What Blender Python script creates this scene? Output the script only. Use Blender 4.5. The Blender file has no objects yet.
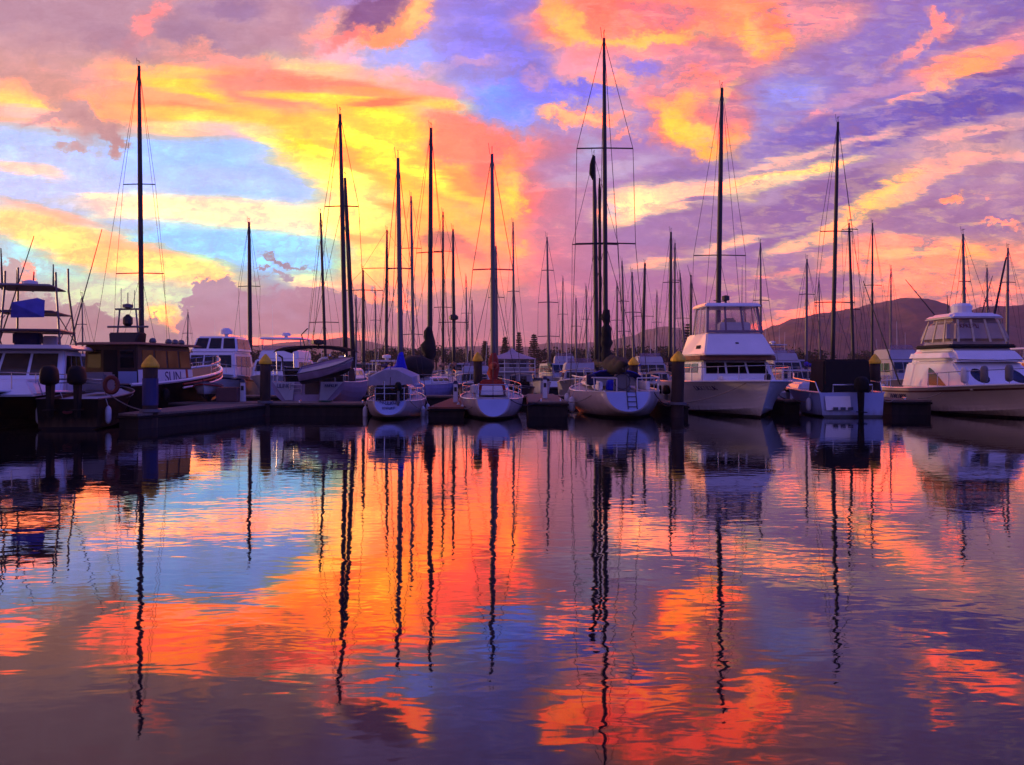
import bpy, bmesh, math, random
from mathutils import Vector, Matrix, Quaternion, noise as mnoise
R = math.radians
random.seed(7)
SC = bpy.context.scene
COL = SC.collection

# ------------------------------------------------------------------ camera, exposure
FOC, HOR, CX, EYE = 900.0, 368.0, 512.0, 2.0
cam_data = bpy.data.cameras.new('camera')
cam = bpy.data.objects.new('camera', cam_data); COL.objects.link(cam)
cam_data.sensor_width = 36.0
cam_data.lens = 36.0 * FOC / 1024.0
cam_data.shift_y = (HOR - 382.5) / 1024.0
cam_data.clip_start = 0.1; cam_data.clip_end = 30000.0
cam.location = (0, 0, EYE); cam.rotation_euler = (R(90), 0, 0)
SC.camera = cam
SC.view_settings.view_transform = 'Standard'
SC.view_settings.look = 'None'
SC.view_settings.exposure = 0.0
SC.view_settings.gamma = 1.0
SC.render.engine = 'CYCLES'
try:
    SC.cycles.use_denoising = True
    SC.cycles.adaptive_threshold = 0.02
    SC.cycles.max_bounces = 6
    SC.cycles.diffuse_bounces = 2
    SC.cycles.glossy_bounces = 4
    SC.cycles.transmission_bounces = 4
    SC.cycles.volume_bounces = 0
    SC.cycles.caustics_reflective = False
    SC.cycles.caustics_refractive = False
    SC.cycles.sample_clamp_indirect = 6.0
except Exception:
    pass

def lin(c):
    return tuple((x/255.0/12.92) if x/255.0 <= 0.04045 else (((x/255.0)+0.055)/1.055)**2.4 for x in c)

# ------------------------------------------------------------------ sky: sunset clouds by direction (x/y, z/y of the view ray)
SUN_AZ, SUN_EL = -62.0, 4.0     # degrees; azimuth from +Y towards +X
W = bpy.data.worlds.new('World'); SC.world = W; W.use_nodes = True
wt = W.node_tree; wt.nodes.clear()
def N(t, **kw):
    n = wt.nodes.new(t)
    for k, v in kw.items(): setattr(n, k, v)
    return n
def L(a, b): wt.links.new(a, b)
def setin(sock, v):
    if hasattr(v, 'is_linked') or isinstance(v, bpy.types.NodeSocket): L(v, sock)
    else: sock.default_value = v
def M(op, a, b=0.0, c=None, clamp=False):
    n = N('ShaderNodeMath', operation=op, use_clamp=clamp)
    setin(n.inputs[0], a); setin(n.inputs[1], b)
    if c is not None: setin(n.inputs[2], c)
    return n.outputs[0]
def VM(op, a, b=None, scale=None):
    n = N('ShaderNodeVectorMath', operation=op)
    setin(n.inputs[0], a)
    if b is not None: setin(n.inputs[1], b)
    if scale is not None: setin(n.inputs[3], scale)
    return n.outputs['Value'] if op in ('LENGTH', 'DOT_PRODUCT') else n.outputs[0]
def comb(x, y, z=0.0):
    n = N('ShaderNodeCombineXYZ'); setin(n.inputs[0], x); setin(n.inputs[1], y); setin(n.inputs[2], z); return n.outputs[0]
def MR(v, a, b, c=0.0, d=1.0, smooth=True):
    n = N('ShaderNodeMapRange', interpolation_type='SMOOTHSTEP' if smooth else 'LINEAR')
    setin(n.inputs[0], v); n.inputs[1].default_value = a; n.inputs[2].default_value = b
    n.inputs[3].default_value = c; n.inputs[4].default_value = d
    return n.outputs[0]
def MIX(f, a, b, blend='MIX'):
    n = N('ShaderNodeMix', data_type='RGBA', blend_type=blend)
    setin(n.inputs[0], f); setin(n.inputs[6], a); setin(n.inputs[7], b)
    return n.outputs[2]
def NOISE(v, scale, detail=4.0, rough=0.55, dist=0.0, colour=False, dim='3D'):
    n = N('ShaderNodeTexNoise', noise_dimensions=dim); n.inputs['Scale'].default_value = scale; n.inputs['Detail'].default_value = detail
    n.inputs['Roughness'].default_value = rough; n.inputs['Distortion'].default_value = dist
    L(v, n.inputs['Vector'])
    return n.outputs['Color'] if colour else n.outputs[0]
tc = N('ShaderNodeTexCoord')
sep = N('ShaderNodeSeparateXYZ'); L(tc.outputs['Generated'], sep.inputs[0])
dx, dy, dz = sep.outputs
yy = M('MAXIMUM', dy, 0.12)
U = M('DIVIDE', dx, yy)
V = M('DIVIDE', M('ABSOLUTE', dz), yy)
P = comb(M('MULTIPLY_ADD', U, 900.0, 512.0), M('MULTIPLY', V, 900.0))       # sky units: right, up
def warp(rot, sx, sy, amp, detail, ax=1.0, ay=1.0, off=0.0, rough=0.55):
    mp = N('ShaderNodeMapping'); L(P, mp.inputs[0])
    mp.inputs['Location'].default_value = (off, off*0.7, off)
    mp.inputs['Rotation'].default_value = (0, 0, R(-rot)); mp.inputs['Scale'].default_value = (1.0/sx, 1.0/sy, 1.0)
    c = NOISE(mp.outputs[0], 1.0, detail, rough, colour=True, dim='2D')
    d = VM('MULTIPLY', VM('SUBTRACT', c, (0.5, 0.5, 0.5)), (amp*ax, amp*ay, 0.0))
    return VM('ADD', P, d)
WC = warp(0, 40, 28, 50, 7.0, off=3.1, rough=0.68)                # billowing edges
WS = warp(14, 110, 22, 38, 7.0, ax=1.5, ay=0.85, off=9.7, rough=0.7)   # torn, streaked edges
WH = warp(-5, 100, 16, 30, 7.0, ax=1.7, ay=0.6, off=5.2, rough=0.68)         # near level streaks
WB = warp(0, 95, 60, 56, 5.0, off=1.3)                                # soft base
WARPS = {'c': WC, 's': WS, 'h': WH, 'b': WB}
# -- broad colours: rows of stops at 0,128..1024 of the view, upwards
ROWS = [
 (0,  [(165,138,160),(182,140,160),(215,150,150),(225,140,140),(205,100,135),(172,92,140),(238,140,115),(245,150,100),(235,140,110)]),
 (45, [(172,145,165),(205,190,180),(190,150,178),(210,145,160),(220,122,152),(195,112,165),(195,118,160),(240,150,115),(225,140,130)]),
 (68, [(180,160,172),(198,214,200),(190,155,180),(225,160,150),(222,124,152),(192,114,168),(188,120,162),(236,150,120),(222,140,135)]),
 (118,[(190,215,225),(190,225,230),(150,215,235),(255,235,115),(232,135,150),(182,124,176),(180,130,180),(212,140,155),(210,145,150)]),
 (168,[(198,208,232),(200,206,236),(205,205,235),(255,225,70),(226,132,150),(178,132,186),(190,150,190),(185,132,175),(190,140,180)]),
 (218,[(178,202,240),(165,200,245),(190,190,240),(255,225,75),(228,132,135),(172,124,192),(172,140,200),(162,132,190),(195,155,180)]),
 (268,[(245,185,135),(245,182,115),(245,168,105),(250,190,100),(150,150,240),(190,150,205),(160,142,220),(150,120,200),(115,92,186)]),
 (318,[(205,150,160),(214,150,150),(214,155,165),(205,170,212),(136,126,230),(235,150,130),(215,140,150),(160,120,195),(178,122,180)]),
 (368,[(190,140,160),(200,140,162),(180,126,160),(172,130,200),(150,122,215),(238,142,122),(228,140,150),(160,116,190),(135,105,180)]),
 (560,[(120,90,130),(130,90,125),(120,85,130),(100,75,150),(90,80,170),(150,85,100),(140,85,110),(105,75,140),(85,65,130)]),
]

# -- cloud masses laid over one another: x, y (down from the top of the view), half sizes, tilt, colour, softness, strength, edge kind
CLOUDS = [
 # blue window on the left
 (170,160,215,42,-7,(166,208,244),.25,1,'h'), (300,170,60,30,-25,(178,200,244),.5,.8,'h'), (20,140,60,26,0,(184,208,238),.4,.9,'h'),
 (70,190,120,16,0,(206,214,236),.6,.8,'h'), (35,172,90,30,0,(206,212,236),.6,.85,'h'), (225,178,60,10,-8,(196,214,242),.7,.7,'h'),
 (285,248,85,30,-6,(160,222,240),.4,1,'h'), (60,262,60,30,-10,(190,226,228),.5,.9,'h'), (205,243,70,10,-8,(152,218,242),.5,.9,'h'),
 (330,222,70,8,-8,(186,212,245),.6,.8,'h'),
 (232,212,150,15,-4,(253,232,200),.45,1,'h'), (150,214,60,6,3,(250,238,210),.6,.8,'h'), (95,198,18,5,-8,(250,230,205),.6,.8,'h'),
 (300,228,80,7,-10,(250,232,208),.7,.7,'h'),
 (45,230,70,18,-14,(255,222,142),.4,1,'h'), (115,256,90,20,-13,(255,226,132),.35,1,'h'), (190,272,60,14,-12,(255,232,140),.5,.9,'h'),
 (130,242,40,5,-12,(250,196,130),.6,.7,'h'), (60,214,60,4,-14,(248,190,130),.6,.6,'h'),
 (120,300,85,26,0,(222,226,206),.4,1,'h'), (165,322,24,14,0,(255,232,130),.5,1,'c'), (315,282,30,8,-10,(250,235,190),.6,.8,'h'),
 (20,168,42,6,-10,(252,216,184),.6,.8,'h'),
 # yellow and orange sheets, upper left
 (110,92,230,40,-3,(248,174,118),.35,1,'h'), (10,100,48,16,-5,(250,190,130),.5,.9,'h'), (22,104,60,7,-8,(255,218,110),.6,.9,'h'),
 (30,112,60,5,-6,(230,190,200),.6,.6,'h'),
 (160,70,75,5,-5,(255,206,100),.6,.9,'h'), (200,86,80,6,-7,(255,214,75),.5,1,'h'), (225,98,60,4,-8,(255,224,60),.5,1,'h'),
 (205,112,75,6,-5,(248,148,98),.5,1,'h'), (240,125,95,8,-8,(255,220,84),.5,1,'h'), (180,128,50,6,-4,(255,226,140),.6,.8,'h'),
 (272,135,70,8,-6,(226,196,226),.6,.8,'h'), (290,150,60,6,-22,(250,235,140),.6,.8,'h'),
 (370,150,120,52,-22,(255,226,52),.3,1,'h'), (300,120,80,16,-8,(255,205,80),.5,.9,'h'),
 (405,205,75,75,-20,(255,220,66),.4,1,'c'), (345,180,50,16,-20,(255,232,120),.6,.8,'h'),
 (360,215,45,26,-10,(252,238,150),.6,.7,'h'), (400,270,50,28,0,(255,232,130),.6,.9,'h'),
 (275,92,70,17,-8,(226,138,124),.4,.9,'h'), (330,84,85,7,-8,(240,138,112),.5,1,'h'), (300,62,52,11,-10,(255,218,140),.5,1,'h'),
 (290,55,40,5,-10,(255,230,120),.6,.8,'h'), (345,52,70,13,-5,(240,188,198),.6,.8,'h'),
 (330,100,70,6,-6,(255,214,66),.5,1,'h'), (392,102,38,5,3,(246,132,88),.4,1,'h'), (400,93,70,4,-4,(250,170,90),.6,.8,'h'),
 (446,92,60,7,-8,(240,160,170),.6,.8,'h'), (458,107,42,7,-4,(255,218,96),.5,1,'h'),
 (480,143,62,34,-14,(244,138,112),.25,.92,'c'), (500,185,40,42,0,(240,126,108),.4,.9,'c'), (455,190,60,16,-28,(252,160,84),.5,.9,'h'),
 (380,148,70,7,-28,(255,236,70),.6,.8,'h'), (352,160,40,6,-30,(250,180,80),.6,.8,'h'), (430,180,70,7,-28,(255,234,70),.6,.9,'h'),
 (508,190,14,30,0,(255,188,84),.7,.9,'c'), (512,198,8,18,0,(255,226,70),.7,.9,'c'),
 (405,212,30,5,-15,(240,168,72),.6,.9,'h'), (452,245,64,46,-10,(252,196,92),.6,.8,'h'), (478,232,40,12,-28,(255,212,84),.6,.9,'h'),
 (440,240,20,8,0,(215,120,105),.4,.9,'h'), (458,246,30,8,-24,(205,104,104),.4,1,'h'), (480,262,50,30,-10,(244,150,120),.7,.7,'c'),
 (443,287,60,20,0,(252,196,120),.7,.8,'h'), (362,239,17,3.5,0,(250,204,110),.5,1,'h'), (515,247,9,6,0,(255,196,104),.7,.9,'c'),
 # mauve roof of cloud, upper left
 (120,18,180,40,0,(188,140,160),.4,.9,'c'), (240,30,80,30,-10,(190,140,160),.5,.9,'c'), (30,60,90,28,-10,(205,150,158),.5,.8,'c'),
 (60,98,54,15,-52,(215,152,142),.5,.9,'c'), (148,24,34,10,48,(250,150,142),.6,.8,'c'), (190,38,34,18,-20,(160,118,152),.6,.7,'c'),
 (250,8,60,12,0,(150,112,160),.6,.7,'c'), (120,42,40,14,-20,(176,128,152),.6,.6,'c'), (215,55,60,8,-10,(238,160,140),.6,.7,'c'),
 (330,28,35,12,20,(248,168,138),.6,.9,'c'), (392,26,44,20,32,(252,160,108),.35,1,'c'), (418,14,22,7,55,(255,196,120),.6,.9,'c'),
 (372,12,40,17,28,(138,88,138),.4,1,'c'), (285,20,30,26,-30,(196,140,158),.5,.8,'c'), (345,40,24,7,20,(235,130,120),.6,.9,'c'),
 (48,122,28,6,4,(214,160,160),.35,1,'c'), (88,118,34,13,-18,(206,150,150),.35,1,'c'), (112,139,20,6,-52,(198,146,148),.4,1,'c'), (76,149,13,6,10,(206,156,158),.5,.9,'c'),
 # blue gap top middle
 (505,100,48,24,-25,(122,160,252),.6,.9,'c'), (405,55,42,12,5,(166,176,246),.6,.8,'c'), (478,30,46,30,20,(140,126,226),.6,.6,'c'),
 (490,72,36,12,10,(170,140,220),.6,.6,'c'), (478,62,22,6,10,(226,160,200),.6,.6,'c'), (415,70,30,8,5,(226,180,215),.7,.7,'c'),
 (545,85,34,30,0,(136,126,232),.5,.8,'c'),
 # big lit cloud, top right of middle
 (650,20,125,38,2,(248,142,112),.25,1,'c'), (560,14,32,16,-45,(255,170,100),.4,1,'c'), (575,28,30,11,-45,(255,200,94),.6,.9,'c'),
 (635,38,75,7,4,(255,204,92),.6,.9,'c'), (615,10,44,10,-8,(244,118,102),.6,.9,'c'), (660,12,34,12,0,(222,122,142),.6,.8,'c'),
 (752,28,34,42,10,(252,152,100),.4,1,'c'), (758,38,22,14,-35,(255,196,88),.6,.9,'c'), (730,70,36,26,-20,(248,142,110),.5,.9,'c'),
 (588,64,40,20,0,(236,160,172),.4,.9,'c'), (610,80,25,6,0,(252,170,130),.6,.7,'c'), (675,62,66,17,0,(214,140,184),.5,.8,'c'),
 (594,92,38,8,0,(128,118,236),.4,.9,'c'), (640,70,20,6,5,(128,118,232),.7,.75,'c'), (646,118,17,9,0,(150,128,224),.4,.9,'c'),
 (660,54,90,9,-2,(240,150,150),.6,.8,'c'), (728,48,30,14,-30,(200,120,150),.6,.7,'c'), (715,70,50,10,-20,(215,130,165),.5,.8,'c'),
 (585,117,46,11,-4,(248,168,140),.35,1,'c'), (576,115,30,5,-2,(255,206,140),.6,.9,'c'), (622,136,16,5,10,(250,160,140),.6,.8,'c'), (535,78,12,6,0,(215,150,200),.6,.7,'c'),
 (645,92,30,10,10,(240,150,160),.6,.8,'c'), (700,112,56,44,0,(248,142,110),.22,1,'c'), (690,92,60,16,10,(244,150,130),.5,.8,'c'),
 (684,126,34,15,-38,(255,222,70),.5,1,'c'), (702,146,28,10,-18,(255,206,74),.6,.9,'c'), (724,108,18,20,0,(240,128,120),.6,.8,'c'), (735,142,12,12,0,(255,180,88),.6,.9,'c'),
 (728,92,18,6,20,(250,190,90),.6,.8,'c'), (688,106,14,10,0,(255,190,80),.7,.8,'c'), (668,84,30,6,5,(210,130,160),.6,.7,'c'),
 # violet below it
 (600,165,70,14,8,(182,140,196),.6,.7,'s'), (610,172,60,7,12,(208,180,214),.6,.7,'s'), (588,148,14,12,0,(185,185,230),.8,.7,'s'),
 (650,205,58,24,10,(255,220,176),.3,1,'s'), (640,204,34,14,5,(255,240,184),.6,.9,'s'), (608,208,10,5,-40,(205,190,226),.8,.6,'s'),
 (730,186,60,8,10,(252,216,176),.5,.9,'s'), (735,196,50,4,8,(160,114,172),.4,1,'s'), (690,172,50,7,12,(150,112,180),.5,.9,'s'),
 (700,226,70,18,8,(164,120,176),.25,1,'s'), (655,232,40,12,10,(172,124,180),.4,1,'s'), (648,254,20,3,0,(176,120,172),.5,.8,'s'),
 (745,240,50,6,12,(255,216,172),.5,1,'s'), (685,263,50,6,4,(252,206,160),.5,.9,'s'), (730,262,60,8,5,(170,116,172),.4,1,'s'),
 (770,246,44,11,14,(160,114,176),.35,1,'s'), (795,262,22,10,-10,(164,116,176),.4,1,'s'),
 # streaked violet sheets, right
 (870,58,140,34,20,(150,118,198),.5,.9,'s'), (790,92,36,14,10,(158,152,236),.6,.8,'s'), (815,20,54,20,10,(232,148,156),.4,.9,'c'),
 (778,30,16,26,0,(255,138,92),.5,.9,'c'), (782,42,14,10,0,(255,180,88),.6,.8,'c'), (940,28,22,9,-50,(246,148,140),.35,1,'c'),
 (925,42,40,7,35,(238,150,150),.5,.9,'c'), (980,55,80,15,20,(222,138,160),.4,.9,'s'), (968,64,54,12,16,(252,158,116),.4,1,'s'), (968,70,24,7,12,(255,182,110),.6,.9,'s'),
 (985,30,50,12,28,(134,100,178),.5,.8,'s'), (870,92,70,5,14,(216,150,190),.6,.7,'s'), (905,98,34,4,18,(246,168,160),.4,1,'s'), (940,80,15,8,0,(255,176,140),.5,1,'c'),
 (820,118,18,6,8,(238,158,176),.5,.9,'c'), (790,128,12,4,0,(220,150,190),.6,.8,'c'),
 (940,112,140,19,15,(104,84,184),.3,1,'s'), (830,130,80,14,14,(126,102,194),.5,.9,'s'), (1000,72,30,3,10,(120,80,160),.5,.9,'s'),
 (905,152,140,11,14,(186,140,186),.5,.9,'s'), (860,140,60,4,16,(240,180,176),.6,.8,'s'), (970,134,60,14,8,(236,176,166),.5,.9,'s'), (985,140,24,4,10,(160,118,175),.5,.9,'s'),
 (780,160,50,5,14,(250,210,180),.6,.8,'s'), (790,172,70,6,13,(255,230,136),.45,1,'s'), (775,184,50,7,12,(252,232,176),.5,.9,'s'),
 (865,172,56,6,12,(146,106,168),.4,1,'s'), (955,162,80,12,8,(236,176,162),.5,.9,'s'), (995,172,50,5,5,(186,132,170),.5,.8,'s'),
 (805,206,80,17,18,(148,104,170),.25,1,'s'), (770,222,30,10,10,(156,110,172),.4,.9,'s'),
 (872,202,62,12,33,(255,212,120),.4,1,'s'), (885,200,34,8,25,(255,230,104),.6,.9,'s'), (930,178,50,7,25,(244,186,156),.5,.8,'s'), (835,230,24,9,20,(255,220,140),.5,.9,'s'),
 (800,245,34,7,10,(252,216,160),.5,.9,'s'), (872,218,10,10,0,(190,120,150),.5,.8,'c'),
 (965,215,88,26,5,(176,124,168),.35,1,'s'), (953,200,11,5,0,(252,170,122),.4,1,'c'), (985,199,9,2.5,0,(250,170,130),.5,1,'c'), (1000,225,22,3.5,-3,(250,172,140),.5,1,'c'),
 (1010,190,40,14,5,(196,140,175),.5,.7,'s'),
 (930,262,110,24,0,(248,172,118),.45,1,'h'), (880,240,40,6,4,(250,160,120),.6,.8,'h'), (915,252,56,4,4,(255,206,130),.5,1,'h'), (970,254,24,9,-30,(255,206,104),.5,1,'h'),
 (1000,272,40,6,0,(190,120,140),.6,.8,'h'), (960,290,80,5,0,(255,180,120),.6,.8,'h'), (870,275,60,8,5,(252,180,130),.6,.8,'h'), (985,262,30,5,0,(205,130,140),.6,.7,'h'),
 (820,252,14,6,0,(170,115,165),.5,.8,'s'), (800,286,64,13,4,(172,110,162),.4,1,'s'), (790,318,70,10,14,(255,182,124),.4,1,'s'), (800,272,60,3,8,(250,170,150),.6,.8,'s'),
 (712,300,60,20,0,(184,112,166),.5,.8,'s'),
 # far cumulus bank along the horizon
 (14,294,18,36,0,(202,174,176),.05,1,'c'), (26,276,5,15,0,(244,184,152),.5,.9,'c'), (16,328,60,36,0,(174,150,160),.06,1,'c'),
 (78,322,30,16,0,(180,156,162),.06,1,'c'), (95,342,100,28,0,(170,146,156),.08,1,'c'), (140,332,24,16,0,(182,156,162),.06,1,'c'),
 (174,329,16,3,-25,(255,226,150),.7,.8,'h'),
 (216,303,30,26,0,(188,152,174),.05,1,'c'), (202,332,20,26,0,(184,150,170),.06,1,'c'), (255,326,66,36,0,(188,148,172),.05,1,'c'),
 (340,318,90,29,3,(192,142,164),.06,1,'c'), (455,330,120,42,0,(208,130,152),.45,.9,'c'), (260,308,46,8,-10,(196,156,182),.5,.6,'c'),
 (400,300,22,5,-20,(252,190,130),.5,.8,'c'), (370,296,20,4,-25,(250,190,120),.5,.8,'c'),
 (282,262,28,3.6,-12,(160,144,166),.3,1,'c'), (259,269,9,2.4,0,(165,150,172),.3,1,'c'), (281,279,10,4,0,(176,160,180),.35,1,'c'), (262,281,6,1.6,0,(180,164,182),.3,.9,'c'),
 (290,341,90,7,4,(255,200,140),.5,1,'h'), (235,336,16,5,0,(255,190,120),.6,.9,'c'), (520,346,220,10,0,(222,128,140),.8,.7,'h'),
]

REACH = {'c': 22, 's': 24, 'h': 22, 'b': 30}
def touches(s, x0, x1, h0, h1):
    cx, cy, rx, ry, ang, col, soft, a, w = s
    c, sn = abs(math.cos(R(ang))), abs(math.sin(R(ang)))
    k = 1.05 + soft*1.15
    ex = k*math.hypot(rx*c, ry*sn) + REACH[w]; ey = k*math.hypot(rx*sn, ry*c) + REACH[w]
    h = HOR - cy
    return cx+ex > x0 and cx-ex < x1 and h+ey > h0 and h-ey < h1
def sky_patch(x0, x1, h0, h1):
    """colour of one window of the sky as a node group: the broad colours with every cloud that reaches into it"""
    global wt
    keep = wt
    g = bpy.data.node_groups.new('sky_window', 'ShaderNodeTree'); wt = g
    for k in 'cshb': g.interface.new_socket(name=k, in_out='INPUT', socket_type='NodeSocketVector')
    g.interface.new_socket(name='Color', in_out='OUTPUT', socket_type='NodeSocketColor')
    gi = N('NodeGroupInput'); go = N('NodeGroupOutput')
    wp = {k: gi.outputs[i] for i, k in enumerate('cshb')}
    sx_ = N('ShaderNodeSeparateXYZ'); L(wp['b'], sx_.inputs[0])
    X01 = M('DIVIDE', sx_.outputs[0], 1024.0, clamp=True); HB = sx_.outputs[1]
    cur = None; prevh = None
    hs = [r[0] for r in ROWS]
    lo = max([i for i, h in enumerate(hs) if h <= h0-30] or [0]); hi = min([i for i, h in enumerate(hs) if h >= h1+30] or [len(hs)-1])
    for h, cols in ROWS[lo:hi+1]:
        r = N('ShaderNodeValToRGB'); L(X01, r.inputs[0]); cr = r.color_ramp; cr.interpolation = 'EASE'
        while len(cr.elements) < len(cols): cr.elements.new(0.5)
        for i, c in enumerate(cols):
            cr.elements[i].position = i/(len(cols)-1); cr.elements[i].color = (*lin(c), 1)
        cur = r.outputs[0] if cur is None else MIX(MR(HB, prevh, h), cur, r.outputs[0])
        prevh = h
    n = 0
    for cx, cy, rx, ry, ang, col, soft, a, w in [s for s in CLOUDS if touches(s, x0, x1, h0, h1)]:
        n += 1
        if n % 12 == 0:             # keeps the node chain in order (a node stack is small)
            tiny = VM('SCALE', cur, scale=1e-7)
            for k in 'csh': wp[k] = VM('ADD', wp[k], tiny)
        mp = N('ShaderNodeMapping', vector_type='TEXTURE'); L(wp[w], mp.inputs[0])
        mp.inputs['Location'].default_value = (cx, HOR-cy, 0); mp.inputs['Rotation'].default_value = (0, 0, R(ang))
        mp.inputs['Scale'].default_value = (rx, ry, 1)
        cur = MIX(MR(VM('LENGTH', mp.outputs[0]), 1-min(soft*1.05, 0.98), 1+soft, a, 0.0), cur, (*lin(col), 1))
    # fine mottling of the clouds
    nf = NOISE(VM('MULTIPLY', wp['s'], (1/60.0, 1/17.0, 1.0)), 1.0, 6.0, 0.68, dim='2D')
    ng = NOISE(VM('MULTIPLY', wp['c'], (1/30.0, 1/17.0, 1.0)), 1.0, 6.0, 0.68, dim='2D')
    kx = MR(sx_.outputs[0], 380, 640, 0.22, 1.15)
    cur = MIX(M('MULTIPLY', kx, MR(nf, 0.52, 0.72, 0.0, 0.26)), cur, (*lin((250, 182, 158)), 1))
    cur = MIX(M('MULTIPLY', kx, MR(ng, 0.48, 0.28, 0.0, 0.20)), cur, (*lin((176, 132, 176)), 1))
    nh = NOISE(VM('MULTIPLY', wp['c'], (1/11.0, 1/6.5, 1.0)), 1.0, 4.0, 0.7, dim='2D')
    kr = MR(sx_.outputs[0], 600, 800, 0.0, 1.0)
    n2 = NOISE(VM('ADD', VM('MULTIPLY', wp['s'], (1/34.0, 1/8.0, 1.0)), (7.3, 2.1, 0.0)), 1.0, 5.0, 0.66, dim='2D')
    low = MR(HB, 240, 90)
    cur = MIX(M('MULTIPLY', M('MULTIPLY', kr, M('MULTIPLY_ADD', low, 0.7, 0.3)), MR(n2, 0.50, 0.66, 0.0, 0.5)), cur, (*lin((255, 206, 150)), 1))
    cur = MIX(M('MULTIPLY', kr, MR(n2, 0.47, 0.32, 0.0, 0.5)), cur, (*lin((156, 108, 160)), 1))
    gg = M('MULTIPLY', MR(nf, 0.3, 0.7, MOTTLE[0], MOTTLE[1], False), MR(ng, 0.3, 0.7, 1.0, 1.16, False))
    gg = M('MULTIPLY', gg, MR(sx_.outputs[0], 620, 330, 1.0, 1.06))
    gg = M('MULTIPLY', gg, MR(nh, 0.3, 0.7, 0.965, 1.035, False))
    cur = MIX(1.0, cur, comb(M('POWER', gg, 0.6), gg, gg), 'MULTIPLY')
    # sun-lit cloud is brighter than the sensor's white
    sp = N('ShaderNodeSeparateColor'); L(cur, sp.inputs[0])
    chs = [M('MULTIPLY_ADD', M('POWER', M('MINIMUM', sp.outputs[i], 1.0), 15.0), (4.0, 1.1, 0.8)[i], sp.outputs[i]) for i in range(3)]
    L(comb(*chs), go.inputs[0])
    wt = keep
    q = N('ShaderNodeGroup'); q.node_tree = g
    for i, k in enumerate('cshb'): L(WARPS[k], q.inputs[i])
    return q.outputs[0]
MOTTLE = (0.93, 1.13)
# the rest of the sky dome, behind the camera: blue violet dusk over a Nishita sky
sky = N('ShaderNodeTexSky', sky_type='NISHITA'); sky.sun_disc = False
sky.sun_elevation = R(SUN_EL); sky.sun_rotation = R(SUN_AZ)
up = MR(dz, 0.0, 0.8)
back = MIX(up, (0.20, 0.14, 0.74, 1), (0.09, 0.07, 0.40, 1))
back = MIX(MR(dx, 0.0, 0.75), back, (0.05, 0.08, 1.05, 1))
glow = M('MULTIPLY', MR(dx, -0.05, -0.85), MR(dz, 0.75, 0.0))
back = MIX(glow, back, MIX(MR(dy, -0.5, 0.3), (0.50, 0.20, 0.30, 1), (1.5, 0.62, 0.30, 1)))
nb = NOISE(tc.outputs['Generated'], 3.0, 5.0, 0.6)
back = MIX(MR(nb, 0.45, 0.65, 0.0, 0.45), back, (0.26, 0.15, 0.46, 1))
fb = MR(dy, 0.42, 0.72)
sepP = N('ShaderNodeSeparateXYZ'); L(P, sepP.inputs[0])
def BG(c, k=1.0):
    n = N('ShaderNodeBackground'); setin(n.inputs[0], c); setin(n.inputs[1], k); return n.outputs[0]
def MS(f, a, b):
    n = N('ShaderNodeMixShader'); L(f, n.inputs[0]); L(a, n.inputs[1]); L(b, n.inputs[2]); return n.outputs[0]
BX = [-200, 110, 220, 330, 430, 530, 630, 730, 830, 930, 1240]; BH = [-10, 70, 130, 190, 250, 310, 460]
def tree(i0, i1, j0, j1):
    """windows are chosen by a tree of hard switches, so only the one looked at is worked out"""
    if i1-i0 == 1 and j1-j0 == 1:
        return BG(sky_patch(BX[i0] if i0 else -4000, BX[i1] if i1 < len(BX)-1 else 6000, BH[j0], BH[j1] if j1 < len(BH)-1 else 4000))
    if i1-i0 >= j1-j0:
        k = (i0+i1)//2
        return MS(M('GREATER_THAN', sepP.outputs[0], float(BX[k])), tree(i0, k, j0, j1), tree(k, i1, j0, j1))
    k = (j0+j1)//2
    return MS(M('GREATER_THAN', sepP.outputs[1], float(BH[k])), tree(i0, i1, j0, k), tree(i0, i1, k, j1))
front = tree(0, len(BX)-1, 0, len(BH)-1)
ad = N('ShaderNodeAddShader'); L(BG(back), ad.inputs[0]); L(BG(sky.outputs[0], 0.05), ad.inputs[1])
wo = N('ShaderNodeOutputWorld'); L(MS(fb, ad.outputs[0], front), wo.inputs[0])
try:
    W.cycles.sampling_method = 'MANUAL'; W.cycles.sample_map_resolution = 512
except Exception: pass

# ------------------------------------------------------------------ sun, low in the left
sl = bpy.data.lights.new('sun', 'SUN'); so = bpy.data.objects.new('sun', sl); COL.objects.link(so)
sl.energy = 3.0; sl.angle = R(3.0); sl.color = (1.0, 0.55, 0.28)
sd = Vector((math.sin(R(SUN_AZ))*math.cos(R(SUN_EL)), math.cos(R(SUN_AZ))*math.cos(R(SUN_EL)), math.sin(R(SUN_EL))))
so.rotation_euler = (-sd).to_track_quat('-Z', 'Y').to_euler(); so.location = sd*200

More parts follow.
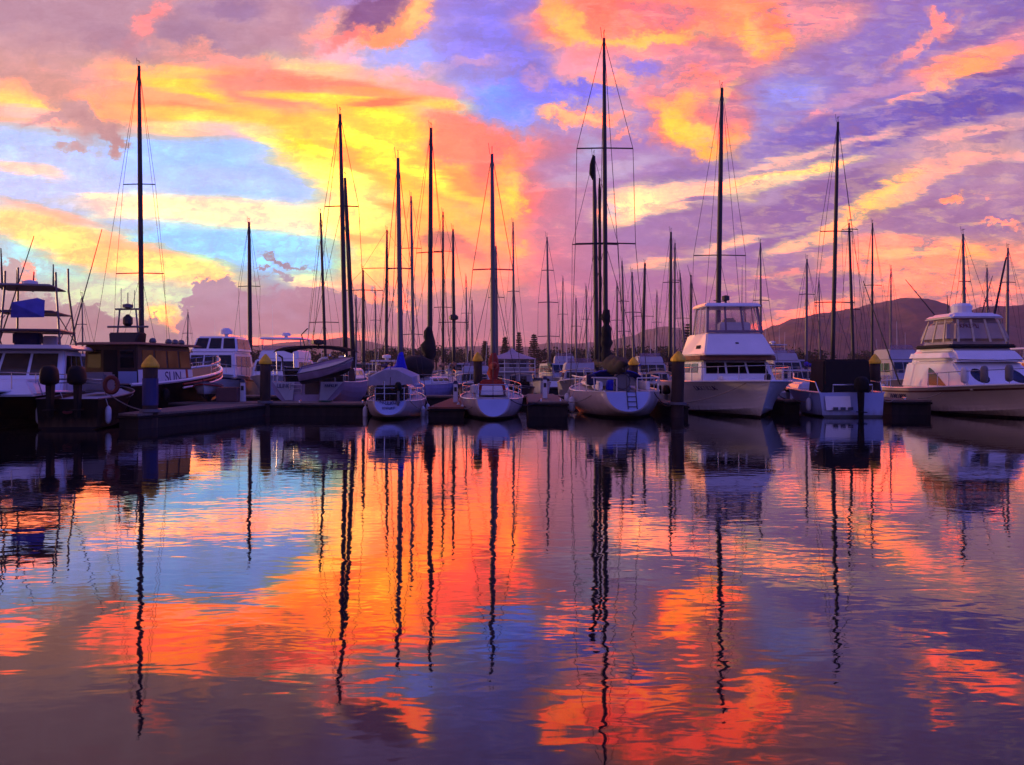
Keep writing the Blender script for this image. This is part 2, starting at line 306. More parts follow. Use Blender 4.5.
# ------------------------------------------------------------------ materials
MATS = {}
def mat(name, col, rough=0.5, metal=0.0, var=0.12, scale=3.0, bump=0.0, srgb=True, ior=None, coat=0.0, stretch=(1, 1, 1)):
    if name in MATS: return MATS[name]
    m = bpy.data.materials.new(name); m.use_nodes = True
    t = m.node_tree; b = t.nodes['Principled BSDF']
    c = lin(col) if srgb else col
    b.inputs['Roughness'].default_value = rough; b.inputs['Metallic'].default_value = metal
    if coat: b.inputs['Coat Weight'].default_value = coat
    if ior: b.inputs['IOR'].default_value = ior
    tcn = t.nodes.new('ShaderNodeTexCoord'); mp = t.nodes.new('ShaderNodeMapping'); mp.inputs['Scale'].default_value = stretch
    t.links.new(tcn.outputs['Object'], mp.inputs[0])
    n = t.nodes.new('ShaderNodeTexNoise'); n.inputs['Scale'].default_value = scale; n.inputs['Detail'].default_value = 6
    t.links.new(mp.outputs[0], n.inputs['Vector'])
    mx = t.nodes.new('ShaderNodeMix'); mx.data_type = 'RGBA'
    mx.inputs[6].default_value = (*[x*(1-var) for x in c], 1); mx.inputs[7].default_value = (*[min(x*(1+var), 1) for x in c], 1)
    mr = t.nodes.new('ShaderNodeMapRange'); mr.inputs[1].default_value = 0.3; mr.inputs[2].default_value = 0.7
    t.links.new(n.outputs[0], mr.inputs[0]); t.links.new(mr.outputs[0], mx.inputs[0])
    t.links.new(mx.outputs[2], b.inputs['Base Color'])
    if bump:
        bn = t.nodes.new('ShaderNodeBump'); bn.inputs['Strength'].default_value = 0.6; bn.inputs['Distance'].default_value = bump
        t.links.new(n.outputs[0], bn.inputs['Height']); t.links.new(bn.outputs[0], b.inputs['Normal'])
    MATS[name] = m
    return m

def link(name, bm, m, parent=None, smooth=False, kind=None):
    me = bpy.data.meshes.new(name)
    bmesh.ops.recalc_face_normals(bm, faces=bm.faces[:])
    bm.to_mesh(me); bm.free()
    if m is not None:
        for x in (m if isinstance(m, (list, tuple)) else [m]): me.materials.append(x)
    if smooth:
        for p in me.polygons: p.use_smooth = True
    o = bpy.data.objects.new(name, me); COL.objects.link(o)
    if parent: o.parent = parent
    if kind: o['kind'] = kind
    return o

# ------------------------------------------------------------------ water
def water_material():
    m = bpy.data.materials.new('still_harbour_water'); m.use_nodes = True
    t = m.node_tree; b = t.nodes['Principled BSDF']
    b.inputs['Base Color'].default_value = (0.006, 0.006, 0.010, 1)
    b.inputs['Roughness'].default_value = 0.025
    b.inputs['IOR'].default_value = WATER_IOR
    b.inputs['Specular Tint'].default_value = (1.0, 0.87, 0.84, 1)
    geo = t.nodes.new('ShaderNodeNewGeometry')
    def noi(sx, sy, detail, rough=0.5, dist=0.0, rot=0.0):
        mp = t.nodes.new('ShaderNodeMapping'); mp.inputs['Scale'].default_value = (sx, sy, 1)
        mp.inputs['Rotation'].default_value = (0, 0, R(rot))
        t.links.new(geo.outputs['Position'], mp.inputs[0])
        n = t.nodes.new('ShaderNodeTexNoise'); n.inputs['Scale'].default_value = 1.0
        n.inputs['Detail'].default_value = detail; n.inputs['Roughness'].default_value = rough; n.inputs['Distortion'].default_value = dist
        t.links.new(mp.outputs[0], n.inputs['Vector']); return n.outputs[0]
    a1 = noi(1.3, 2.6, 2.0, 0.5, 0.6, 6); a2 = noi(4.2, 7.0, 1.0, 0.5, 0.5, -9); a3 = noi(0.35, 0.7, 1.0)
    pt = noi(0.06, 0.12, 3.0, 0.6)             # patches of breeze
    def ma(op, x, y, z=None):
        n = t.nodes.new('ShaderNodeMath'); n.operation = op
        for i, v in enumerate((x, y) if z is None else (x, y, z)):
            if isinstance(v, (int, float)): n.inputs[i].default_value = v
            else: t.links.new(v, n.inputs[i])
        return n.outputs[0]
    pm = t.nodes.new('ShaderNodeMapRange'); pm.inputs[1].default_value = 0.35; pm.inputs[2].default_value = 0.65
    pm.inputs[3].default_value = 0.5; pm.inputs[4].default_value = 1.5
    t.links.new(pt, pm.inputs[0])
    h = ma('MULTIPLY', a1, WAVE[0]); h = ma('MULTIPLY_ADD', a2, WAVE[1], h); h = ma('MULTIPLY', h, pm.outputs[0]); h = ma('MULTIPLY_ADD', a3, WAVE[2], h)
    bn = t.nodes.new('ShaderNodeBump'); bn.inputs['Strength'].default_value = 1.0; bn.inputs['Distance'].default_value = 1.0
    t.links.new(h, bn.inputs['Height']); t.links.new(bn.outputs[0], b.inputs['Normal'])
    return m
WATER_IOR = 1.46
WAVE = (0.0031, 0.0010, 0.0038)
bm = bmesh.new()
vs = [bm.verts.new(p) for p in ((-9000, -60, 0), (9000, -60, 0), (9000, 9000, 0), (-9000, 9000, 0))]
bm.faces.new(vs)
link('water', bm, water_material(), kind='structure')

def X_at(px, d): return (px - CX) * d / FOC
def Z_at(py, d): return EYE + (HOR - py) * d / FOC

# ------------------------------------------------------------------ hills
def interp(pts, x):
    if x <= pts[0][0]: return pts[0][1]
    for (a, ya), (b, yb) in zip(pts, pts[1:]):
        if x <= b:
            t = (x-a)/(b-a); t = t*t*(3-2*t)
            return ya + (yb-ya)*t
    return pts[-1][1]
def hill(name, pts, d, depth, m, amp, x0, x1, step, seed, prof=1.0):
    bm = bmesh.new(); grid = []
    step = step*0.45; n = int((x1-x0)/step)
    rows = 22
    for j in range(rows+1):
        v = j/rows
        f = math.sin(v*math.pi/2) if v < 1 else 1.0
        row = []
        for i in range(n+1):
            px = x0 + i*step
            zc = Z_at(interp(pts, px), d)
            dd = d - depth*(1-v)
            fx = mnoise.fractal(Vector((px*0.02+seed, v*3.0, seed)), 1.0, 2.0, 5)
            x = X_at(px, d) * (dd/d)**0.3
            z = -2 + (zc+2)*(f**prof) + amp*fx*(0.35+0.65*math.sin(v*math.pi))*(0.3 if j == rows else 1) + amp*0.14*mnoise.fractal(Vector((px*0.35, v*18, seed)), 0.7, 2.1, 4)
            row.append(bm.verts.new((x, dd, z)))
        grid.append(row)
    row = [bm.verts.new((v.co.x, v.co.y+depth*0.8, -5)) for v in grid[-1]]
    grid.append(row)
    for a, b in zip(grid, grid[1:]):
        for i in range(len(a)-1): bm.faces.new((a[i], a[i+1], b[i+1], b[i]))
    return link(name, bm, m, kind='structure', smooth=True)
m_hill_near = mat('wooded_hill', (92, 58, 48), 0.95, var=0.5, scale=0.03, bump=6.0)
m_hill_far = mat('far_wooded_hill', (92, 68, 62), 0.95, var=0.4, scale=0.015, bump=8.0)
HILL_R = [(600,372),(700,366),(735,346),(755,334),(775,325),(795,318),(820,314),(838,313),(850,310),(870,304),(890,301),(903,301),(918,305),(935,312),(948,315),(965,311),(985,306),(1005,308),(1040,303),(1100,300),(1200,312),(1400,325)]
HILL_M = [(380,372),(430,350),(470,347),(520,347),(560,345),(600,342),(630,337),(648,330),(662,327),(675,330),(690,338),(720,345),(780,352),(900,356)]
HILL_L = [(-400,350),(-200,342),(-60,352),(40,352),(120,353),(170,350),(200,351),(235,347),(270,345),(300,342),(320,340),(345,337),(362,341),(390,346),(430,350),(500,356),(620,362)]
hill('hills', HILL_L, 3600, 900, m_hill_far, 16, -400, 620, 6, 1.3)
hill('hills', HILL_M, 3000, 800, m_hill_far, 14, 380, 900, 5, 4.2)
hill('hills', HILL_R, 1500, 500, m_hill_near, 9, 600, 1400, 5, 8.8)
SHORE = [(-700, 371), (700, 371), (1900, 371)]
bm = bmesh.new()
g = []
for y, z in ((262, -1.0), (268, 0.8), (300, 1.3), (700, 3.0), (2400, 6.0)):
    g.append([bm.verts.new((x, y + 4*mnoise.noise(Vector((x*0.01, y, 0))), z)) for x in range(-3000, 3001, 60)])
for a, b in zip(g, g[1:]):
    for i in range(len(a)-1): bm.faces.new((a[i], a[i+1], b[i+1], b[i]))
link('shore', bm, mat('dry_grass_bank', (70, 64, 50), 0.95, var=0.4, scale=0.05), kind='structure')

# ------------------------------------------------------------------ evening haze
def haze():
    m = bpy.data.materials.new('evening_haze'); m.use_nodes = True; t = m.node_tree
    for n in list(t.nodes):
        if n.type == 'BSDF_PRINCIPLED': t.nodes.remove(n)
    v = t.nodes.new('ShaderNodeVolumePrincipled'); v.inputs['Color'].default_value = (0.92, 0.66, 0.72, 1); v.inputs['Density'].default_value = 0.00018
    v.inputs['Anisotropy'].default_value = 0.3
    t.links.new(v.outputs[0], [n for n in t.nodes if n.type == 'OUTPUT_MATERIAL'][0].inputs['Volume'])
    bm = bmesh.new(); bmesh.ops.create_cube(bm, size=1.0)
    for q in bm.verts: q.co = Vector((q.co.x*9800, 2300 + q.co.y*5200, 110 + q.co.z*236))
    return link('haze', bm, m, kind='stuff')
haze()

# ================================================================== mesh helpers
def box(bm, c, s, rot=0.0, bev=0.0):
    vs = []
    cr, sr = math.cos(rot), math.sin(rot)
    for ix in (-1, 1):
        for iy in (-1, 1):
            for iz in (-1, 1):
                x, y = ix*s[0]/2, iy*s[1]/2
                vs.append(bm.verts.new((c[0]+x*cr-y*sr, c[1]+x*sr+y*cr, c[2]+iz*s[2]/2)))
    fs = [bm.faces.new([vs[i] for i in f]) for f in ((0,1,3,2),(4,6,7,5),(0,4,5,1),(2,3,7,6),(0,2,6,4),(1,5,7,3))]
    if bev:
        bmesh.ops.recalc_face_normals(bm, faces=fs)
        es = set(e for f in fs for e in f.edges)
        bmesh.ops.bevel(bm, geom=list(es), offset=bev, segments=2, affect='EDGES')
def frame_of(d):
    d = d.normalized(); a = Vector((0, 0, 1)) if abs(d.z) < 0.9 else Vector((1, 0, 0))
    u = d.cross(a).normalized(); return u, d.cross(u).normalized()
def tube(bm, pts, r, seg=6, r1=None, sq=1.0, cap=True):
    """a tube along pts; r (to r1) may be a list"""
    pts = [Vector(p) for p in pts]; n = len(pts); rings = []
    for i, p in enumerate(pts):
        d = (pts[min(i+1, n-1)] - pts[max(i-1, 0)])
        u, v = frame_of(d)
        if i and (u.dot(pu) < 0.0 or True):
            u = (pu - d.normalized()*pu.dot(d.normalized())).normalized(); v = d.normalized().cross(u)
        pu = u
        rr = r[i] if isinstance(r, (list, tuple)) else (r if r1 is None else r + (r1-r)*i/(n-1))
        rings.append([bm.verts.new(p + (u*math.cos(2*math.pi*k/seg) + v*math.sin(2*math.pi*k/seg)*sq)*rr) for k in range(seg)])
    for a, b in zip(rings, rings[1:]):
        for k in range(seg): bm.faces.new((a[k], a[(k+1)%seg], b[(k+1)%seg], b[k]))
    if cap: bm.faces.new(rings[0]); bm.faces.new(rings[-1])
def lathe(bm, c, prof, seg=16, axis=None):
    rings = []
    for r, z in prof:
        rings.append([bm.verts.new((c[0]+r*math.cos(2*math.pi*k/seg), c[1]+r*math.sin(2*math.pi*k/seg), c[2]+z)) for k in range(seg)])
    for a, b in zip(rings, rings[1:]):
        for k in range(seg): bm.faces.new((a[k], a[(k+1)%seg], b[(k+1)%seg], b[k]))
    bm.faces.new(rings[0]); bm.faces.new(rings[-1])
def frustum(bm, lo, hi, bev=0.05, bowed=0.0):
    """lo/hi = (x0, x1, half width, z); x1 is the forward end. Returns the eight corners (before bevel)."""
    c = {}
    for tag_, (x0, x1, w, z) in (('l', lo), ('h', hi)):
        for nx, x in (('a', x0), ('f', x1)):
            for ny, y in (('p', w), ('s', -w)): c[tag_+nx+ny] = Vector((x, y, z))
    v = {k: bm.verts.new(p) for k, p in c.items()}
    fs = [bm.faces.new([v[k] for k in f]) for f in (('lfp','lfs','hfs','hfp'),('lap','hap','has','las'),('lap','lfp','hfp','hap'),('las','has','hfs','lfs'),('hap','hfp','hfs','has'),('lap','las','lfs','lfp'))]
    bmesh.ops.recalc_face_normals(bm, faces=fs)
    if bev: bmesh.ops.bevel(bm, geom=list(set(e for f in fs for e in f.edges)), offset=bev, segments=3, affect='EDGES')
    return c
def panel(bm, q, u0, u1, v0, v1, th=0.02, out=0.004, nu=1):
    """a thin slab on the quad q = (low start, low end, high end, high start)"""
    q = [Vector(p) for p in q]
    n = (q[1]-q[0]).cross(q[3]-q[0]).normalized()
    def P_(u, v): return (q[0]*(1-u)+q[1]*u)*(1-v) + (q[3]*(1-u)+q[2]*u)*v
    ps = [P_(u0, v0), P_(u1, v0), P_(u1, v1), P_(u0, v1)]
    a = [bm.verts.new(p + n*out) for p in ps]; b = [bm.verts.new(p + n*(out+th)) for p in ps]
    bm.faces.new(b); bm.faces.new(a[::-1])
    for i in range(4): bm.faces.new((a[i], a[(i+1)%4], b[(i+1)%4], b[i]))
def sides(c, s=1):
    """outward quads of a frustum: front, back, port, starboard"""
    return {'f': (c['lfs'], c['lfp'], c['hfp'], c['hfs']) , 'a': (c['lap'], c['las'], c['has'], c['hap']),
            'p': (c['lfp'], c['lap'], c['hap'], c['hfp']), 's': (c['las'], c['lfs'], c['hfs'], c['has'])}
def new(): return bmesh.new()

def empty(name, loc, rotz, label, cat, group=None):
    o = bpy.data.objects.new(name, None); COL.objects.link(o)
    o.location = loc; o.rotation_euler = (0, 0, rotz); o.empty_display_size = 0.3
    o['label'] = label; o['category'] = cat
    if group: o['group'] = group
    return o
def local(root, p):
    v = Vector(p) - Vector(root.location)
    return Matrix.Rotation(-root.rotation_euler[2], 3, 'Z') @ v

# ------------------------------------------------------------------ paints and cloths
WHITE = mat('white_gelcoat', (222, 220, 222), 0.28, var=0.06, scale=1.2, coat=0.3)
CREAM = mat('cream_gelcoat', (206, 194, 180), 0.35, var=0.08, scale=1.0, coat=0.2)
PALEBLUE = mat('pale_blue_and_blue_lit_gelcoat', (150, 165, 205), 0.35, var=0.08, scale=1.0)  # also serves sterns, where it puts blue dusk light into the colour
NAVY = mat('navy_paint', (24, 30, 62), 0.3, var=0.15, scale=1.0)
BLACKH = mat('black_hull_paint', (7, 7, 10), 0.5, var=0.4, scale=1.0, ior=1.2)
ANTIF = mat('dark_antifouling', (22, 20, 26), 0.7, var=0.3, scale=2.0)
DECK = mat('deck_nonskid', (178, 172, 168), 0.75, var=0.12, scale=6.0)
TEAK = mat('weathered_teak', (120, 90, 66), 0.75, var=0.3, scale=4.0, stretch=(1, 12, 1))
GLASSY = mat('tinted_glass', (14, 14, 20), 0.06, var=0.2, scale=0.8)
ALU = mat('anodised_mast', (96, 88, 92), 0.45, metal=0.35, var=0.15, scale=1.0, stretch=(1, 1, 0.2))
DARKALU = mat('dark_painted_mast', (30, 24, 28), 0.5, var=0.2, scale=1.0, stretch=(1, 1, 0.2))
STEEL = mat('stainless_rail', (190, 188, 190), 0.22, metal=0.9, var=0.08)
WIRE = mat('rigging_wire', (36, 28, 34), 0.5, metal=0.3, var=0.1)
BLUEC = mat('bright_blue_canvas', (16, 30, 190), 0.85, var=0.2, scale=5.0, bump=0.02)
NAVYC = mat('navy_canvas', (22, 26, 70), 0.9, var=0.25, scale=5.0, bump=0.02)
BLACKC = mat('black_canvas', (14, 13, 16), 0.9, var=0.3, scale=5.0, bump=0.02)
WHITEC = mat('lilac_white_canvas', (205, 200, 216), 0.85, var=0.1, scale=4.0, bump=0.02)
REDC = mat('rust_red_canvas', (150, 44, 24), 0.85, var=0.25, scale=5.0, bump=0.02)
ORANGE = mat('orange_canvas', (205, 88, 34), 0.8, var=0.2, scale=5.0, bump=0.02)
BROWNC = mat('tan_canvas', (128, 84, 60), 0.85, var=0.2, scale=5.0, bump=0.02)
GREENC = mat('green_canvas', (30, 70, 56), 0.85, var=0.2, scale=5.0, bump=0.02)
CREAMC = mat('cream_canvas', (190, 176, 150), 0.85, var=0.15, scale=5.0, bump=0.02)
YELLOW = mat('yellow_plastic', (236, 182, 22), 0.55, var=0.22, scale=5.0)
RED = mat('red_paint', (170, 34, 24), 0.5, var=0.15, scale=4.0)
RUBBER = mat('black_rubber', (16, 15, 17), 0.7, var=0.2, scale=4.0, ior=1.3)
FENDER = mat('white_fender_vinyl', (205, 204, 206), 0.45, var=0.08, scale=5.0)
PLANK = mat('weathered_dock_boards', (112, 96, 84), 0.9, var=0.35, scale=2.5, stretch=(1, 8, 1), bump=0.01)
FLOAT = mat('dark_pontoon_face', (30, 25, 22), 0.85, var=0.6, scale=2.5, stretch=(2, 2, 0.6), bump=0.02)
PILE = mat('creosoted_pile', (60, 44, 36), 0.9, var=0.55, scale=3.0, stretch=(1, 1, 0.3), bump=0.02)
GREY = mat('grey_plastic', (104, 100, 104), 0.6, var=0.1, scale=3.0)
INK = mat('dark_blue_lettering', (20, 22, 90), 0.5, var=0.1, scale=5.0)
SKIN_TUBE = mat('grey_inflatable_tube', (150, 148, 152), 0.6, var=0.1, scale=4.0)
def vinyl(name='clear_vinyl_window', tint=(150, 120, 135), clear=0.62):
    m = bpy.data.materials.new(name); m.use_nodes = True; t = m.node_tree; b = t.nodes['Principled BSDF']
    b.inputs['Base Color'].default_value = (*lin(tint), 1); b.inputs['Roughness'].default_value = 0.18
    tr = t.nodes.new('ShaderNodeBsdfTransparent'); mx = t.nodes.new('ShaderNodeMixShader')
    n = t.nodes.new('ShaderNodeTexNoise'); n.inputs['Scale'].default_value = 1.6
    mr = t.nodes.new('ShaderNodeMapRange'); mr.inputs[1].default_value = 0.3; mr.inputs[2].default_value = 0.7
    mr.inputs[3].default_value = 1-clear-0.15; mr.inputs[4].default_value = 1-clear+0.15
    t.links.new(n.outputs[0], mr.inputs[0]); t.links.new(mr.outputs[0], mx.inputs[0])
    t.links.new(tr.outputs[0], mx.inputs[1]); t.links.new(b.outputs[0], mx.inputs[2])
    t.links.new(mx.outputs[0], t.nodes['Material Output'].inputs[0])
    return m
CLEARS = vinyl()
MILKY = vinyl('milky_vinyl_window', (165, 150, 150), 0.28)

def waterline(m):
    """dark bottom paint and a scummy band just above the water on a hull paint"""
    t = m.node_tree; b = t.nodes['Principled BSDF']; src = b.inputs['Base Color'].links[0].from_socket
    tcn = t.nodes.new('ShaderNodeTexCoord'); sp = t.nodes.new('ShaderNodeSeparateXYZ'); t.links.new(tcn.outputs['Object'], sp.inputs[0])
    nz = t.nodes.new('ShaderNodeTexNoise'); nz.inputs['Scale'].default_value = 2.0; nz.inputs['Detail'].default_value = 5
    mp = t.nodes.new('ShaderNodeMapping'); mp.inputs['Scale'].default_value = (3, 3, 0.5); t.links.new(tcn.outputs['Object'], mp.inputs[0]); t.links.new(mp.outputs[0], nz.inputs['Vector'])
    r1 = t.nodes.new('ShaderNodeMapRange'); r1.inputs[1].default_value = 0.085; r1.inputs[2].default_value = 0.095
    t.links.new(sp.outputs[2], r1.inputs[0])
    ad = t.nodes.new('ShaderNodeMath'); ad.operation = 'MULTIPLY_ADD'; ad.inputs[1].default_value = 0.5; t.links.new(nz.outputs[0], ad.inputs[0]); t.links.new(sp.outputs[2], ad.inputs[2])
    r2 = t.nodes.new('ShaderNodeMapRange'); r2.inputs[1].default_value = 0.30; r2.inputs[2].default_value = 0.62; r2.inputs[3].default_value = 0.55; r2.inputs[4].default_value = 0.0
    t.links.new(ad.outputs[0], r2.inputs[0])
    m1 = t.nodes.new('ShaderNodeMix'); m1.data_type = 'RGBA'; m1.inputs[7].default_value = (*lin((92, 76, 58)), 1)
    t.links.new(r2.outputs[0], m1.inputs[0]); t.links.new(src, m1.inputs[6])
    m2 = t.nodes.new('ShaderNodeMix'); m2.data_type = 'RGBA'; m2.inputs[6].default_value = (*lin((22, 20, 26)), 1)
    t.links.new(r1.outputs[0], m2.inputs[0]); t.links.new(m1.outputs[2], m2.inputs[7]); t.links.new(m2.outputs[2], b.inputs['Base Color'])
HULLM = {}
def hullpaint(m):
    if m.name not in HULLM:
        c = m.copy(); c.name = 'hull_' + m.name; waterline(c); HULLM[m.name] = c
    return HULLM[m.name]

# ================================================================== hulls
class Hull:
    def __init__(s, L, B, fs, fb, kind='motor', tw=None, tm=None, dr=0.5, rake=None, trake=0.0, tbot=None):
        s.L, s.B, s.fs, s.fb, s.kind = L, B, fs, fb, kind
        s.tw = tw if tw is not None else (0.9 if kind == 'motor' else 0.5)
        s.tm = tm if tm is not None else (0.5 if kind == 'motor' else 0.46)
        s.dr, s.rake, s.trake = dr, (0.12*L if rake is None else rake), trake
        s.tbot = tbot if tbot is not None else (-0.3 if kind == 'motor' else 0.18)
    def b(s, t):
        if t < s.tm: f = s.tw + (1-s.tw)*math.sin(math.pi/2*t/s.tm)
        else: f = max(0.0, 1 - (max(0.0, t-s.tm)/(1-s.tm))**(2.3 if s.kind == 'motor' else 2.0))
        return s.B/2*f
    def z(s, t):
        return s.fs + (s.fb-s.fs)*t**1.8 - (0.10*math.sin(math.pi*t) if s.kind == 'sail' else 0)
    def pt(s, t, k, side=1):
        t = min(1.0, max(0.0, t)); k = min(1.0, max(0.0, k))
        b, zs = s.b(t), s.z(t)
        if s.kind == 'sail':
            bot = s.tbot + (-s.dr - s.tbot)*math.sin(math.pi/2*min(1, t*2.6))
            if t > 0.55: bot = -s.dr + s.dr*((t-0.55)/0.45)**2
            th = k*math.pi/2; y = b*max(0.0, math.sin(th))**0.9; z = zs - (zs-bot)*math.cos(th)
        else:
            bot = -s.dr + (s.dr*0.9)*t**3
            cf = 0.93 - 0.62*t**2.2; zc = 0.05 + 0.4*t**2.5
            if k < 0.35: q = k/0.35; y = b*cf*q; z = bot + (zc-bot)*q**1.2
            else: q = (k-0.35)/0.65; y = b*(cf + (1-cf)*q**(1+0.9*t)); z = zc + (zs-zc)*q
        zf = (z-bot)/(zs-bot)
        x = -s.L/2 + s.L*t - s.rake*(1-zf)*t**4 + s.trake*zf*max(0.0, 1-t)**6 
        return Vector((x, side*y, z))
    def mesh(s, nt=22, nk=10):
        bm = new(); T = [i/nt for i in range(nt+1)]; ks = [j/nk for j in range(nk+1)]
        if s.kind == 'motor': ks = sorted(set(ks + [0.35]))
        rows = []
        for t in T:
            left = [bm.verts.new(s.pt(t, k, 1)) for k in ks]
            right = [left[0]] + [bm.verts.new(s.pt(t, k, -1)) for k in ks[1:]]
            rows.append((left, right))
        for (l0, r0), (l1, r1) in zip(rows, rows[1:]):
            for j in range(len(ks)-1):
                for a, b_ in ((l0, l1), (r0, r1)):
                    vs = []
                    for v in (a[j], b_[j], b_[j+1], a[j+1]):
                        if v not in vs: vs.append(v)
                    f = bm.faces.new(vs) 
        l, r = rows[0]
        bm.faces.new(l + r[:0:-1])
        bmesh.ops.remove_doubles(bm, verts=bm.verts[:], dist=0.001)
        return bm
    def deck(s, drop=0.05, camber=0.06, nt=22, z_in=0.03):
        bm = new(); prev = None
        for i in range(nt+1):
            t = 0.005 + 0.985*i/nt; p = s.pt(t, 1.0); w = max(p.y-z_in, 0.01)
            row = [bm.verts.new((p.x, w*q, p.z - drop + camber*(1-q*q))) for q in (1, .5, 0, -.5, -1)]
            if prev:
                for j in range(4): bm.faces.new((prev[j], prev[j+1], row[j+1], row[j]))
            prev = row
        return bm
    def rail_pts(s, t0, t1, n, side, dz=0.0, inset=0.0):
        out = []
        for i in range(n+1):
            t = t0 + (t1-t0)*i/n; p = s.pt(t, 1.0, side); out.append(Vector((p.x, side*max(abs(p.y)-inset, 0.0), p.z+dz)))
        return out
    def transom(s, out=0.012, shrink=0.94, th=0.012):
        bm = new(); n = 14; pts = []
        zs = s.z(0)
        for side in (1, -1):
            ks = [j/n for j in range(n+1)]
            ks = ks if side == 1 else ks[:0:-1]
            for k in (ks[::-1] if side == 1 else ks[::-1]):
                pts.append(s.pt(0, k, side))
        c = sum(pts, Vector())/len(pts)
        seen = []; 
        for p in pts:
            q = c + (p-c)*shrink
            q = Vector((p.x - out + (q.x-p.x), q.y, q.z))
            if all((q-r).length > 1e-4 for r in seen): seen.append(q)
        a = [bm.verts.new(p) for p in seen]; b_ = [bm.verts.new(p - Vector((th, 0, 0))) for p in seen]
        bm.faces.new(a); bm.faces.new(b_[::-1])
        for i in range(len(a)): bm.faces.new((a[i], a[(i+1)%len(a)], b_[(i+1)%len(a)], b_[i]))
        return bm

def hull_parts(root, H, hm, deckm=None, railm=None, railr=0.03, drop=0.05):
    link('hull', H.mesh(), [hullpaint(hm)], root, smooth=False)
    link('deck', H.deck(drop), deckm or DECK, root)
    bm = new(); tube(bm, H.rail_pts(0, 1, 24, 1) + H.rail_pts(0, 1, 24, -1)[::-1][1:], railr, 6)
    link('toe_rail', bm, railm or WHITE, root)
def guard_rail(root, H, t0, t1, n, h, m=STEEL, r=0.016, name='guard_rail', inset=0.08, mid=True, close=True):
    bm = new()
    for side in (1, -1):
        top = H.rail_pts(t0, t1, 14, side, h, inset)
        if close and side == 1: top = top + H.rail_pts(t0, t1, 14, -1, h, inset)[::-1][0:1]
        tube(bm, top, r, 5)
        if mid: tube(bm, H.rail_pts(t0, t1, 14, side, h*0.5, inset), r*0.6, 4)
        for i in range(n+1):
            a = H.rail_pts(t0+(t1-t0)*i/n, 1, 1, side, 0.0, inset)[0]; b_ = H.rail_pts(t0+(t1-t0)*i/n, 1, 1, side, h, inset)[0]
            tube(bm, [a, b_], r*0.85, 5)
    return link(name, bm, m, root)
def pushpit(root, H, h=0.6, m=STEEL, r=0.018):
    bm = new(); p = H.rail_pts(0.1, 0.0, 3, 1, h, 0.05); q = H.rail_pts(0.1, 0.0, 3, -1, h, 0.05)
    tube(bm, p + q[::-1], r, 5)
    p2 = [v - Vector((0, 0, h*0.45)) for v in p + q[::-1]]; tube(bm, p2, r*0.8, 5)
    for v in (p[0], p[-1], q[0], q[-1]): tube(bm, [v - Vector((0, 0, h)), v], r*0.9, 5)
    link('stern_rail', bm, m, root)
def fenders(root, H, spots, m=FENDER, r=0.11, ln=0.55):
    """spots: (t, side); a fender hung over the side, moves with the boat"""
    for t, side in spots:
        p = H.pt(t, 1.0, side); bm = new()
        y = side*(abs(p.y)+r*0.9)
        lathe(bm, (p.x, y, p.z-ln-0.25), [(0.02, 0), (r*0.7, 0.05), (r, 0.14), (r, ln-0.14), (r*0.7, ln-0.05), (0.02, ln)], 10)
        tube(bm, [(p.x, y, p.z-0.26), (p.x, side*abs(p.y), p.z+0.02)], 0.012, 4)
        link('fender', bm, m, root, smooth=True)
def outboard(parent, x, y, z, s=1.0, m=RUBBER, m2=None):
    bm = new()
    bmesh.ops.create_uvsphere(bm, u_segments=14, v_segments=10, radius=1.0)
    for v in bm.verts:
        q = [math.copysign(abs(c)**0.6, c) for c in v.co]
        v.co = (x-0.28*s + q[0]*0.29*s, y + q[1]*0.19*s*(1 - 0.15*q[2]), z + 0.34*s + q[2]*0.25*s)
    o = link('outboard_motor', bm, m, parent, smooth=True)
    bm = new()
    frustum(bm, (x-0.36*s, x-0.12*s, 0.045*s, z-0.75*s), (x-0.38*s, x-0.06*s, 0.07*s, z+0.12*s), 0.02*s)
    box(bm, (x-0.3*s, y*0, z-0.55*s), (0.42*s, 0.20*s, 0.03*s))
    for v in bm.verts: v.co.y += y
    link('leg', bm, m2 or GREY, o)
    return o

